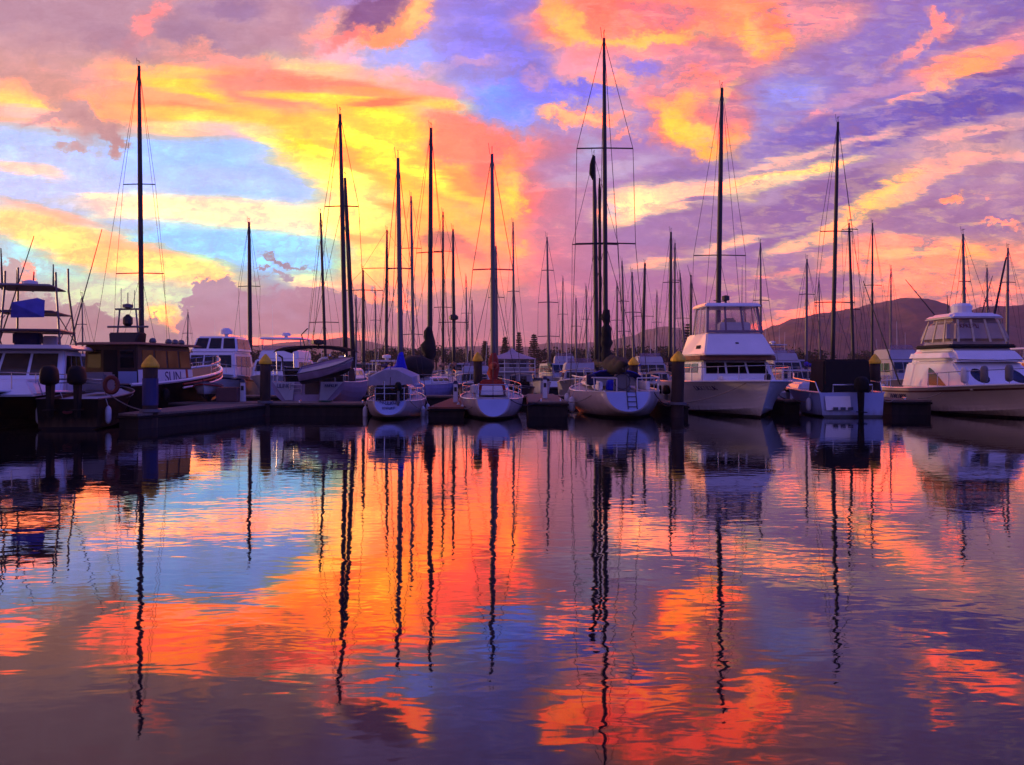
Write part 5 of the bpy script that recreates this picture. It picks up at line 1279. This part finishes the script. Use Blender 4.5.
for i, (t, s) in enumerate(((0.74, -1), (0.82, -1), (0.9, -1))):
    p = H.rail_pts(t, 1, 1, s, 0.55, 0.1)[0]; bm = new(); lathe(bm, (p.x, p.y, p.z-0.45), [(0.03, 0), (0.13, 0.06), (0.15, 0.15), (0.15, 0.55), (0.1, 0.66), (0.03, 0.68)], 10); link('fender', bm, GREY if i else FENDER, root, smooth=True)
marks(root, (H.pt(0.1, 0.62, -1), H.pt(0.3, 0.62, -1), H.pt(0.3, 0.86, -1), H.pt(0.1, 0.86, -1)), 0.0, 0.9, 0.2, 0.8, 8, INK, 33, 0.03, 0.014)

# ================================================================== second row and beyond
sailboat('tall-masted yacht rising behind the dark wheelhouse boat at left', 142, 55.5, 66, 13, 3.6, topx=139, wpx=5.5, sp=((184, 16), (273, 24)), mastm=DARKALU, cover=NAVYC, hullm=WHITE, fs=1.0)
sailboat('sloop with a bare mast between the two white cruisers behind the cross dock', 250.5, 76, 222, 11, 3.2, topx=249, wpx=4.5, sp=((286, 11), (346, 9)), mastm=DARKALU, cover=BLACKC)
root, H, a, b = sailboat('lilac-hulled sloop with a black bundled sail at its mast foot, centre left', 429.5, 56.5, 128, 11.5, 3.3, topx=431, wpx=5.5, sp=((252, 14),), mastm=DARKALU, cover=None, hullm=mat('lilac_hull', (160, 146, 184), 0.4), away=True, turn=-14, fs=1.1, fb=1.35)
n = 8; bm = new(); lumpy(bm, [a+Vector((-0.2, 0.04*math.sin(i*2.1), 1.2+2.3*i/n)) for i in range(n+1)], [0.1, 0.30, 0.40, 0.44, 0.40, 0.36, 0.30, 0.26, 0.14], 12, 0.3, 5.5); link('bundled_sail', bm, BLACKC, root, smooth=True)
bm = new(); lumpy(bm, [a+Vector((-0.6-0.9*i, 0, 1.0)) for i in range(5)], [0.5, 0.9, 0.95, 0.8, 0.3], 12, 0.14, 9.5, 0.8); link('sail_cover', bm, BLACKC, root, smooth=True)
root, H, a, b = sailboat('dark-masted yacht close behind the largest yacht with a furled headsail beside its mast', 597, 56.5, 156, 12, 3.4, topx=594, wpx=5.0, sp=((244, 23),), mastm=DARKALU, cover=BLACKC, hullm=WHITE)
bm = new(); n = 16; A_ = local(root, (X_at(600.5, 55), 55, 2.0)); B_ = local(root, (X_at(599.5, 55), 55, Z_at(178, 55))); lumpy(bm, [A_.lerp(B_, i/n) for i in range(n+1)], [0.10]*(n)+[0.04], 7, 0.15, 1.0); link('furled_headsail', bm, BLACKC, root)
bm = new(); lumpy(bm, [b+Vector((0, 0.05, -1.5)), b+Vector((0, 0.12, -1.1)), b+Vector((0, 0.1, -0.5)), b+Vector((0, 0.05, 0.05))], [0.06, 0.17, 0.18, 0.06], 8, 0.25, 3); link('masthead_bundle', bm, BLACKC, root)
sailboat('tall-masted yacht rising behind the white motor yacht\'s hardtop', 717, 57, 88, 13, 3.7, topx=722, wpx=5.4, sp=((255, 26),), mastm=DARKALU, cover=BLUEC)
sailboat('slender-masted yacht behind the black canopied sports boat', 832, 57, 122, 12, 3.5, topx=838, wpx=4.5, sp=((231, 16), (302, 20)), mastm=DARKALU, cover=NAVYC, jib=None)
sailboat('sloop behind the rounded cruiser\'s radar dome', 965.5, 58, 234, 10.5, 3.2, topx=963, wpx=3.8, sp=((281, 6),), mastm=ALU, cover=BLUEC)
# distance 76-80
sailboat('far sloop left of the ketch, mast leaning slightly left', 326, 78, 213, 11, 3.2, topx=320.5, wpx=3.2, sp=((322, 15),), cover=NAVYC, mastm=DARKALU)
sailboat('far yacht with wide high spreaders just right of the ketch masts', 363.5, 77, 270, 10, 3.0, topx=363, wpx=3.6, sp=((290, 20),), mastm=DARKALU, cover=GREENC)
sailboat('far sloop with tall mast between the blue-peaked yacht and the lilac sloop', 413.5, 79, 196, 12, 3.3, topx=411, wpx=3.4, sp=((248, 10), (334, 10)), cover=WHITEC)
root, H, a, b = sailboat('far yacht with a dark crow\'s nest and cross bar low on its mast', 454, 78, 229, 11, 3.2, topx=453, wpx=3.4, sp=((322, 15),), mastm=DARKALU, cover=BROWNC)
z = Z_at(318, 78); k = (z-a.z)/(b.z-a.z); cc = a.lerp(b, k); bm = new(); lathe(bm, (cc.x, cc.y, cc.z-0.2), [(0.15, 0), (0.42, 0.1), (0.42, 0.35), (0.2, 0.5)], 10); link('crows_nest', bm, DARKALU, root)
sailboat('far sloop whose mast stands just right of the red-covered yacht\'s mast', 497, 79, 246, 10.5, 3.1, topx=496, wpx=3.0, cover=NAVYC, sp=((297, 8),))
sailboat('far sloop with three pairs of spreaders in the open gap left of the largest yacht', 549.5, 78, 237, 11, 3.2, topx=547, wpx=2.6, sp=((270, 6), (302, 10), (336, 11)), cover=GREENC)
sailboat('far short-masted sloop right of the largest yacht', 634, 79, 272, 10, 3.0, topx=632, wpx=2.8, sp=((312, 8),), cover=BLUEC)
sailboat('far dark-masted sloop left of the white motor yacht', 670, 78, 232, 11, 3.2, topx=671, wpx=3.6, sp=((282, 8),), mastm=DARKALU, cover=BLACKC)
sailboat('far sloop just right of the motor yacht hardtop', 761, 78, 243, 10.5, 3.1, topx=760.5, wpx=2.4, sp=((300, 8),), cover=NAVYC)
sailboat('far sloop with its mast left of the black canopied boat', 806, 79, 259, 10.5, 3.1, topx=807, wpx=3.0, sp=((294, 8),), cover=BLUEC)
sailboat('far sloop with a slightly left-leaning mast right of the slender-masted yacht', 854, 78, 223, 11, 3.2, topx=849, wpx=3.4, sp=((229, 8), (309, 8)), mastm=DARKALU, cover=REDC)
sailboat('far sloop with a pale lower mast at the right edge', 1007, 78, 248, 10.5, 3.1, topx=1008, wpx=3.2, sp=((282, 7),), cover=BLUEC, jib=NAVYC)
# distance 92-96
sailboat('distant yacht with leaning forestay between the ketch and the blue-peaked yacht', 386, 94, 230, 11.5, 3.2, topx=387, wpx=3.4, sp=((268, 24),), mastm=DARKALU, cover=NAVYC)
sailboat('distant sloop with a tall thin mast behind the lilac sloop', 443, 94, 212, 12, 3.2, topx=443, wpx=2.8, sp=((251, 9), (307, 9)), mastm=DARKALU, cover=BROWNC)
sailboat('distant sloop above the white houseboat with pyramid roof', 514, 95, 222, 11, 3.2, topx=513, wpx=2.6, sp=((291, 6),), cover=NAVYC)
sailboat('distant sloop with twin spreaders second right of the largest yacht', 625, 94, 261, 10.5, 3.1, topx=622, wpx=2.4, sp=((301, 6), (331, 6)), cover=NAVYC)
sailboat('distant sloop, mast nearly touching the far dark mast left of the motor yacht', 674, 96, 243, 11, 3.2, topx=675, wpx=2.6, sp=((280, 6), (328, 6)), cover=BLACKC)
sailboat('distant sloop with bare mast right of the yellow-capped pile near the sports boat', 872, 94, 223, 12, 3.3, topx=872.5, wpx=2.6, sp=((285, 9),), mastm=DARKALU, cover=NAVYC)
sailboat('distant sloop with a short mast right of the radar dome', 988, 94, 268, 10.5, 3.1, topx=987, wpx=2.4, sp=((300, 4),), cover=NAVYC)
# beyond
sailboat('very distant sloop seen between the ketch and its right neighbour', 356, 112, 295, 10.5, 3.1, wpx=2.4, cover=NAVYC, sp=((322, 5),), name='sailboat')
sailboat('very distant sloop just right of the furled mast of the largest yacht', 617, 114, 283, 10.5, 3.1, wpx=2.2, cover=NAVYC, sp=((320, 6),))
sailboat('very distant dark-masted sloop leaning right beside the far yellow pile cap', 642, 114, 263, 11, 3.2, topx=645, wpx=3.6, sp=((316, 10),), mastm=DARKALU, cover=BLACKC)
sailboat('very distant sloop with left-leaning mast just left of the stout pile', 686, 114, 273, 11, 3.2, topx=680, wpx=2.4, sp=((318, 7),), cover=NAVYC)
sailboat('very distant sloop against the dark pine left of the motor yacht', 690.5, 132, 275, 11, 3.2, topx=691, wpx=2.8, cover=NAVYC, mastm=DARKALU)
sailboat('very distant thin-masted sloop between the sports boat and the rounded cruiser', 890.5, 113, 268, 10.5, 3.1, topx=891, wpx=2.2, cover=NAVYC)
sailboat('very distant sloop left of centre under the lilac cloud', 472, 113, 300, 9.5, 2.9, wpx=2.0, cover=NAVYC)
sailboat('very distant sloop low against the far hill left of the largest yacht', 576, 115, 298, 9.5, 2.9, wpx=2.0, cover=BLUEC, sp=((326, 5),))

# motor boats of the back rows
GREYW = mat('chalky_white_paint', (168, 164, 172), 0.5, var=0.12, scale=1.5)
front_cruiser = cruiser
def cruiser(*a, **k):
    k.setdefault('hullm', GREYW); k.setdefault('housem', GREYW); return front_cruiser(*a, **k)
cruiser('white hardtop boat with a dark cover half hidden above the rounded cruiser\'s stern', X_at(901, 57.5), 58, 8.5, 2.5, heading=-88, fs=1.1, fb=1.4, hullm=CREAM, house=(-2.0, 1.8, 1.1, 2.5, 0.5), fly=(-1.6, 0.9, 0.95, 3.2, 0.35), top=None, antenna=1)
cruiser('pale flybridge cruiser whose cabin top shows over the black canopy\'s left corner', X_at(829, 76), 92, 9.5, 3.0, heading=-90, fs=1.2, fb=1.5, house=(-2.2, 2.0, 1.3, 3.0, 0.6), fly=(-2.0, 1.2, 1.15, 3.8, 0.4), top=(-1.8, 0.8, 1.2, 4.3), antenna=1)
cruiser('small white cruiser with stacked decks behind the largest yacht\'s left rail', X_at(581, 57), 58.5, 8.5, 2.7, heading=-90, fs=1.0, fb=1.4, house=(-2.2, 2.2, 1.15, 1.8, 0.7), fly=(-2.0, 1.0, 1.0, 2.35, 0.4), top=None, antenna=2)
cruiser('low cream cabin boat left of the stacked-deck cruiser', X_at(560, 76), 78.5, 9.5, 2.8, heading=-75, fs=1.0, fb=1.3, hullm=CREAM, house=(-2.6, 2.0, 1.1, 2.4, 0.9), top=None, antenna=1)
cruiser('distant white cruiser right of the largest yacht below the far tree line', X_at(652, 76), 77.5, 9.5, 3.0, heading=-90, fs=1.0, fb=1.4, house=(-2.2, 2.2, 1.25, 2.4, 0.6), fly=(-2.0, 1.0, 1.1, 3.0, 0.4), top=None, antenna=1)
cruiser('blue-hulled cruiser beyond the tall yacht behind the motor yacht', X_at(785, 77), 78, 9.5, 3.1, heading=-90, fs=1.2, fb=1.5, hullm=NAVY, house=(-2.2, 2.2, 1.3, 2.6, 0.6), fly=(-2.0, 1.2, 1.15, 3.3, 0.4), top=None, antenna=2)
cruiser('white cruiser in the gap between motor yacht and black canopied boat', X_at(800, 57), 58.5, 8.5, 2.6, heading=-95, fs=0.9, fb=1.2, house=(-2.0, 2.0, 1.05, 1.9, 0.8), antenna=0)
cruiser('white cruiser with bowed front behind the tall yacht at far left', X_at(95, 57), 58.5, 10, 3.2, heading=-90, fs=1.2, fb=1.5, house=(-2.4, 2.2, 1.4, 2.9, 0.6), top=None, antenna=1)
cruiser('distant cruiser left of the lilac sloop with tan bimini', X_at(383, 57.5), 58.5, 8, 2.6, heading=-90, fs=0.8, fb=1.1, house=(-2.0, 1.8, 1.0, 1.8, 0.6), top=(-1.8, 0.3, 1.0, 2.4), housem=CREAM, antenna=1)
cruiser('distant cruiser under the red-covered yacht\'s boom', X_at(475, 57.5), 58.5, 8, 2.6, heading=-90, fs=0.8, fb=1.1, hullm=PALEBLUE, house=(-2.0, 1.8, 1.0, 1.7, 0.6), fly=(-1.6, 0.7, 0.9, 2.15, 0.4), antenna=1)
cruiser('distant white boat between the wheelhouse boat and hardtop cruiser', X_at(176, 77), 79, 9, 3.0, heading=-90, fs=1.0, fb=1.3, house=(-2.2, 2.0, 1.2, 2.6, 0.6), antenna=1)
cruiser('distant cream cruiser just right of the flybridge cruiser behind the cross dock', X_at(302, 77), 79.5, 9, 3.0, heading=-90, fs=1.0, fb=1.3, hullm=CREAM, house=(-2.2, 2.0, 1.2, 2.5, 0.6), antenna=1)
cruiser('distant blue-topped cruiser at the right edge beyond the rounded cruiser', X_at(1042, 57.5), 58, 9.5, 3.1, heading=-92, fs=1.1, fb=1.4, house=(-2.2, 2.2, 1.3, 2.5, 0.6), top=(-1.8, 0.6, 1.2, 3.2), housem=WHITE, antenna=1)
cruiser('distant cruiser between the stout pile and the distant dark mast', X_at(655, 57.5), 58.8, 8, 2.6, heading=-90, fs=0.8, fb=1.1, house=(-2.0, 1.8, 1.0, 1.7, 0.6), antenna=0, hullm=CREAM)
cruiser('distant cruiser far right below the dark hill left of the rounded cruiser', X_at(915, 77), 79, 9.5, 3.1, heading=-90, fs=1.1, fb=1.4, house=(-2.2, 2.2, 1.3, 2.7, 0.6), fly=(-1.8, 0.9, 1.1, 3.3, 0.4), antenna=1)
small_boat('small white runabout facing the camera in the gap right of the red-covered yacht', X_at(540, 63), 64, 4.6, 1.6, -90, hullm=WHITE, motor=False, fs=0.85, fb=1.15)
small_boat('small boat under an orange-brown canopy behind the small white runabout', X_at(543, 74.5), 76, 5.5, 1.9, -90, hullm=CREAM, canopy=ORANGE, canopy_h=1.1, fs=0.7, fb=0.9)
small_boat('low dark runabout with cream canopy beyond the dark-ended finger dock', X_at(522, 57), 58.5, 5.0, 1.7, -90, hullm=NAVY, canopy=CREAMC, canopy_h=0.8, fs=0.7, fb=0.9)
small_boat('small white boat with its curved stern rail lit, right of the motor yacht', X_at(782, 45), 46.3, 4.2, 1.6, 90, hullm=WHITE, canopy=None, fs=0.8, fb=1.0)
small_boat('grey tender moored left of the stout yellow-capped pile', X_at(664, 44), 45.5, 3.8, 1.5, 90, hullm=CREAM, canopy=CREAMC, canopy_h=1.0, fs=0.7, fb=0.9)

# houseboat with the pyramid roof
root = empty('houseboat', (X_at(512, 66), 66.5, 0), 0, 'grey-white houseboat with shallow pyramid roof and upper gallery in the centre distance', 'houseboat')
bm = new(); frustum(bm, (-2.3, 2.3, 3.4, -0.2), (-2.3, 2.3, 3.4, 0.5), 0.05); link('hull', bm, GREY, root)
bm = new(); c = frustum(bm, (-1.9, 1.9, 2.6, 0.5), (-1.9, 1.9, 2.6, 2.0), 0.02); HW = mat('grey_painted_wall', (150, 146, 158), 0.6); w1 = link('lower_wall', bm, HW, root)
FR = ((-1.9, -2.6, 0.5), (1.9, -2.6, 0.5), (1.9, -2.6, 2.0), (-1.9, -2.6, 2.0))
for u in (0.12, 0.45, 0.72):
    bm = new(); panel(bm, FR, u, u+0.14, 0.35, 0.8, 0.02); link('window', bm, GLASSY, w1)
bm = new(); frustum(bm, (-2.2, 2.2, 3.0, 2.003), (-2.2, 2.2, 3.0, 2.1), 0.02); link('gallery_floor', bm, WHITE, root)
bm = new(); frustum(bm, (-1.6, 1.6, 2.0, 2.103), (-1.6, 1.6, 2.0, 3.15), 0.02); w2 = link('upper_wall', bm, HW, root)
FR2 = ((-1.6, -2.0, 2.1), (1.6, -2.0, 2.1), (1.6, -2.0, 3.15), (-1.6, -2.0, 3.15))
for u in (0.1, 0.42, 0.72):
    bm = new(); panel(bm, FR2, u, u+0.2, 0.3, 0.85, 0.02); link('window', bm, GLASSY, w2)
bm = new(); frustum(bm, (-2.3, 2.3, 3.1, 3.153), (-0.5, 0.5, 0.8, 3.75), 0.01); frustum(bm, (-0.49, 0.49, 0.79, 3.751), (-0.05, 0.05, 0.08, 4.1), 0.01); link('roof', bm, mat('pale_metal_roof', (170, 150, 160), 0.6), root)
bm = new()
for x in (-2.15, -0.7, 0.7, 2.15): tube(bm, [(x, -2.95, 0.5), (x, -2.95, 3.16)], 0.04, 5)
link('gallery_posts', bm, WHITE, root)
bm = new()
for z in (2.4, 2.75): tube(bm, [(-2.15, -2.95, z), (2.15, -2.95, z)], 0.03, 5)
link('gallery_rail', bm, WHITE, root)
root.scale = (0.76, 0.8, 0.84)

# ================================================================== trees on the far shore
LEAF = mat('dark_foliage', (52, 58, 30), 0.95, var=0.5, scale=0.6)
LEAF2 = mat('brown_green_foliage', (64, 60, 34), 0.95, var=0.5, scale=0.6)
BARK = mat('bark', (62, 48, 38), 0.95, var=0.3)
def leafy(bm, c, r, n, size, rnd, flat=0.7):
    for _ in range(n):
        v = Vector((rnd.gauss(0, 1), rnd.gauss(0, 1), rnd.gauss(0, 1))).normalized() * r * rnd.random()**0.4
        p = Vector(c) + Vector((v.x, v.y, v.z*flat)); a = Vector((rnd.gauss(0, 1), rnd.gauss(0, 1), rnd.gauss(0, .6))).normalized(); b_ = a.cross(Vector((rnd.gauss(0, 1), rnd.gauss(0, 1), rnd.gauss(0, 1)))).normalized()
        s = size*(0.5+rnd.random())
        bm.faces.new([bm.verts.new(p+a*s), bm.verts.new(p+b_*s*0.6), bm.verts.new(p-a*s), bm.verts.new(p-b_*s*0.6)])
def pine(label, px, ytop, d, w=0.16, seed=1, group='tall conical pines on the far shore'):
    rnd = random.Random(seed); zt = Z_at(ytop, d); zb = 0.8; h = zt-zb
    root = empty('norfolk_pine', (X_at(px, d), d, zb), 0, label, 'pine tree', group)
    bm = new(); tube(bm, [(0, 0, -0.5), (0, 0, h*0.5), (0, 0, h)], [0.35, 0.22, 0.04], 7); link('trunk', bm, BARK, root)
    bm = new(); tiers = 16
    for i in range(tiers):
        f = i/tiers; z = h*(0.12+0.88*f); rad = h*w*(1-f)**0.8+0.25; nb = 7
        for k in range(nb):
            a = 2*math.pi*(k+rnd.random()*0.6)/nb; rr = rad*(0.75+0.4*rnd.random())
            for j in range(5):
                q = (j+1)/5; leafy(bm, (math.cos(a)*rr*q, math.sin(a)*rr*q, z+0.25*q*q*rad*0.5-0.1), 0.28+0.1*(1-q), 5, 0.28, rnd, 0.5)
    link('crown', bm, LEAF, root); return root
pine('conical pine left of the four, nearest the yellow pile cap', 485, 340, 265, 0.17, 1)
pine('conical pine second from left, right of the red-covered yacht\'s mast', 505, 336, 265, 0.16, 2)
pine('narrow spire-topped pine above the houseboat roof', 519, 331, 275, 0.10, 3)
pine('broad conical pine right of the houseboat', 534, 333, 265, 0.18, 4)
pine('dark pine standing behind the motor yacht\'s left side', 688, 322, 265, 0.16, 5)
pine('small conical pine left of the small white runabout', 471, 350, 265, 0.2, 6)
def round_tree(label, px, ytop, d, wpx, seed, m=None, group='broad trees along the far shore'):
    rnd = random.Random(seed); zt = Z_at(ytop, d); zb = 0.8; h = zt-zb; w = wpx*d/FOC/2
    root = empty('broadleaf_tree', (X_at(px, d), d, zb), 0, label, 'tree', group)
    bm = new(); tube(bm, [(0, 0, -0.5), (0.1, 0, h*0.35), (0, 0, h*0.6)], [0.4, 0.3, 0.12], 7)
    for k in range(4):
        a = rnd.random()*6.28; tube(bm, [(0, 0, h*0.3), (math.cos(a)*w*0.5, math.sin(a)*w*0.5, h*0.65)], 0.14, 5, 0.05)
    link('trunk', bm, BARK, root)
    bm = new()
    for k in range(12):
        a = rnd.random()*6.28; q = rnd.random()**0.5
        leafy(bm, (math.cos(a)*w*0.75*q, math.sin(a)*w*0.5*q, h*(0.42+0.4*rnd.random()*(1-0.4*q))), w*0.38+0.5, 85, 0.42, rnd, 0.75)
    link('crown', bm, m or LEAF, root); return root
TT = [(150, 356, 30), (178, 352, 30), (205, 350, 34), (232, 351, 30), (260, 355, 26), (312, 355, 26), (340, 356, 26), (372, 354, 26), (392, 351, 28), (412, 352, 28), (436, 350, 30), (458, 354, 24), (552, 352, 24), (571, 354, 30), (594, 353, 30), (616, 351, 30), (640, 350, 32), (663, 350, 32), (705, 352, 30), (785, 353, 34), (812, 356, 30), (868, 357, 34), (905, 357, 34), (1000, 357, 40), (50, 356, 40), (5, 355, 40), (105, 355, 34)]
NB = ['beyond the gap right of the wheelhouse boat', 'behind the white hardtop cruiser\'s left edge', 'behind the white hardtop cruiser', 'left of the dark sloop mast', 'behind the pile on the cross dock', 'left of the ketch awning', 'behind the ketch masts', 'right of the ketch awning', 'left of the blue peaked sail cover', 'right of the blue peaked sail cover', 'behind the bundled black sail', 'right of the crow\'s nest mast foot',
 'right of the last conical pine', 'far left of the gap by the largest yacht', 'behind the dark mast foot of the largest yacht', 'right of the largest yacht\'s furled sail', 'above the distant yellow pile cap', 'left of the dark shore pine', 'behind the motor yacht\'s flybridge', 'right of the motor yacht flybridge', 'left of the black canopy', 'above the pile right of the sports boat', 'left of the rounded cruiser\'s roof', 'right of the rounded cruiser\'s roof', 'behind the fishing boat tower', 'at the far left edge', 'between the fishing tower and the wheelhouse boat']
for i, ((px, yt, wp), nb) in enumerate(zip(TT, NB)):
    round_tree('dark tree on the far shore, ' + nb, px, yt-7, 285+7*((i*5) % 4), wp*1.4, 50+i, LEAF if i % 3 else LEAF2)

# ================================================================== mooring lines and dock fittings
def mooring(label, a, b, sag=0.25, r=0.02, m=None):
    a, b = Vector(a), Vector(b); root = a.copy(); n = 10; bm = new()
    pts = [a.lerp(b, i/n) - root - Vector((0, 0, sag*4*(i/n)*(1-i/n))) for i in range(n+1)]
    tube(bm, pts, r, 5)
    o = link('mooring_line', bm, m or mat('worn_rope', (150, 138, 120), 0.9, var=0.25, scale=20), None); o.location = root
    o['label'] = label; o['category'] = 'mooring line'; o['group'] = 'mooring lines of the front row'; return o
DKROPE = mat('dark_rope', (40, 38, 48), 0.9, var=0.2, scale=20)
mooring('mooring line from the lettered-stern yacht to the cross dock on its left', (-5.3, 35.2, 0.72), (-6.3, 38.0, 0.56))
mooring('mooring line from the lettered-stern yacht to the low brown finger dock', (-4.0, 35.2, 0.72), (-3.2, 36.7, 0.46))
mooring('mooring line from the red-covered yacht to the low brown finger dock', (-1.3, 35.2, 0.8), (-2.1, 36.8, 0.46))
mooring('mooring line from the red-covered yacht to the dark-ended finger dock', (-0.1, 35.2, 0.8), (1.2, 37.3, 0.7), m=DKROPE)
mooring('mooring line from the largest yacht\'s left quarter to the dark-ended finger dock', (3.4, 36.4, 1.05), (2.0, 37.3, 0.7))
mooring('mooring line from the largest yacht\'s right quarter to the narrow finger dock', (5.7, 36.2, 1.05), (6.7, 37.5, 0.55), m=DKROPE)
mooring('bow line from the white motor yacht down to the finger dock on its left', (9.4, 35.6, 1.48), (7.15, 37.5, 0.55), 0.15)
mooring('bow line from the white motor yacht down to the finger dock on its right', (10.2, 35.6, 1.48), (12.0, 39.5, 0.65), 0.15, m=DKROPE)
mooring('stern line from the black canopied boat to the finger dock on its left', (12.9, 36.7, 1.0), (12.3, 39.5, 0.65))
mooring('stern line from the black canopied boat to the wide finger dock', (14.9, 36.7, 1.0), (16.5, 38.8, 0.68))
mooring('line from the rounded cruiser\'s side to the wide finger dock', (18.5, 38.2, 1.1), (17.6, 39.0, 0.68), 0.1)
mooring('stern line from the dark open boat to the left finger dock', (-13.2, 29.6, 1.1), (-12.6, 31.0, 0.54), 0.1)
def pedestal(label, x, y, z):
    root = empty('power_pedestal', (x, y, z), 0, label, 'power pedestal', 'shore power pedestals')
    bm = new(); frustum(bm, (-0.11, 0.11, 0.11, 0.002), (-0.09, 0.09, 0.09, 0.85), 0.02); link('post', bm, WHITE, root)
    bm = new(); frustum(bm, (-0.13, 0.13, 0.13, 0.852), (-0.06, 0.06, 0.06, 1.0), 0.02); link('cap', bm, NAVY, root)
    bm = new(); box(bm, (0, -0.105, 0.6), (0.12, 0.02, 0.2)); link('socket_panel', bm, DARKALU, root)
pedestal('slim white power pedestal on the cross dock near the dock box', X_at(243, 39.6), 39.6, 0.522)
pedestal('slim white power pedestal on the dark-ended finger dock', 1.5, 41.0, 0.622)
pedestal('slim white power pedestal on the wide finger dock by the rounded cruiser', 17.1, 42.0, 0.622)
pedestal('slim white power pedestal on the low brown finger dock', -2.6, 41.5, 0.422)
bm = new()
for k in range(4):
    tube(bm, [((0.2+0.035*k)*math.cos(2*math.pi*i/16), (0.2+0.035*k)*math.sin(2*math.pi*i/16), 0.03+0.01*k) for i in range(17)], 0.022, 5, cap=False)
o = link('coiled_hose', bm, mat('green_hose', (40, 80, 60), 0.6), None); o.location = (-8.0, 38.6, 0.525); o['label'] = 'coiled green water hose lying on the cross dock before the ketch'; o['category'] = 'hose'

# more of the packed berths far behind
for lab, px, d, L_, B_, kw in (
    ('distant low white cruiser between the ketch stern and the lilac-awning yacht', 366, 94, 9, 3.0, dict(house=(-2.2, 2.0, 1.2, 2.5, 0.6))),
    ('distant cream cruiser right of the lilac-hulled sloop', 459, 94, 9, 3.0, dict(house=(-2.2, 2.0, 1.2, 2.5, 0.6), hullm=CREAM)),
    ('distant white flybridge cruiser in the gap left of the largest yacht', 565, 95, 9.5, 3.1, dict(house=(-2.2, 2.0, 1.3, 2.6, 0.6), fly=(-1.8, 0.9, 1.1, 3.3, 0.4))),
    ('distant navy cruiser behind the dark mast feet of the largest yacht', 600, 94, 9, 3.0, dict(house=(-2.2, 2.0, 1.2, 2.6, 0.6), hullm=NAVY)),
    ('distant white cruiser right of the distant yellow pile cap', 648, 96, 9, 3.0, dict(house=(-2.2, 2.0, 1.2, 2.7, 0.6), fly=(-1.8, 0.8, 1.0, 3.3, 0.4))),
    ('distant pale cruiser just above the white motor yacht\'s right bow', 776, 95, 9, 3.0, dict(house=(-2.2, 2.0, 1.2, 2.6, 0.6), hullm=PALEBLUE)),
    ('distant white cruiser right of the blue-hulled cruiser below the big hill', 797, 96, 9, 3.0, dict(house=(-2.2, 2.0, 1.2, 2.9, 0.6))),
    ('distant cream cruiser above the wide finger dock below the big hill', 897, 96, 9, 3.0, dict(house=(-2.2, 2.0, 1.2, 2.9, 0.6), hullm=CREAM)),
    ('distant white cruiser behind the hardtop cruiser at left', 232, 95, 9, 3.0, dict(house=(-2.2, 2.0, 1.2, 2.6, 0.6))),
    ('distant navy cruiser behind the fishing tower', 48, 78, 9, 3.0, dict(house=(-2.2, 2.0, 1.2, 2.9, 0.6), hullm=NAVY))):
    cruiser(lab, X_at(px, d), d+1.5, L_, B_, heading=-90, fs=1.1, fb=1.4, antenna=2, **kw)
for lab, px, d, top, tp, cv in (
    ('thin far mast seen left of the blue peaked sail cover', 376, 133, 288, 375, BLUEC),
    ('thin far mast between the crow\'s nest mast and the red-covered yacht', 467, 133, 276, 466, BLACKC),
    ('thin far mast over the low cream cabin boat', 562, 133, 278, 563, NAVYC),
    ('thin far mast left of the largest yacht\'s two dark masts', 587, 132, 286, 586, BLUEC),
    ('thin far mast between the leaning dark mast and the tall one', 656, 133, 292, 657, NAVYC),
    ('thin far mast just left of the slender-masted yacht', 820, 133, 280, 819, NAVYC),
    ('thin far mast between the fishing tower and wheelhouse', 83, 80, 296, 82, NAVYC),
    ('thin far mast above the wheelhouse boat\'s upturned bow', 187, 132, 312, 188, NAVYC)):
    sailboat(lab.replace('thin far mast', 'far sloop whose thin mast stands'), px, d, top, 9.5, 2.9, topx=tp, wpx=1.8, cover=cv, sp=((int(top+0.45*(360-top)), 5),), wr=0.016)
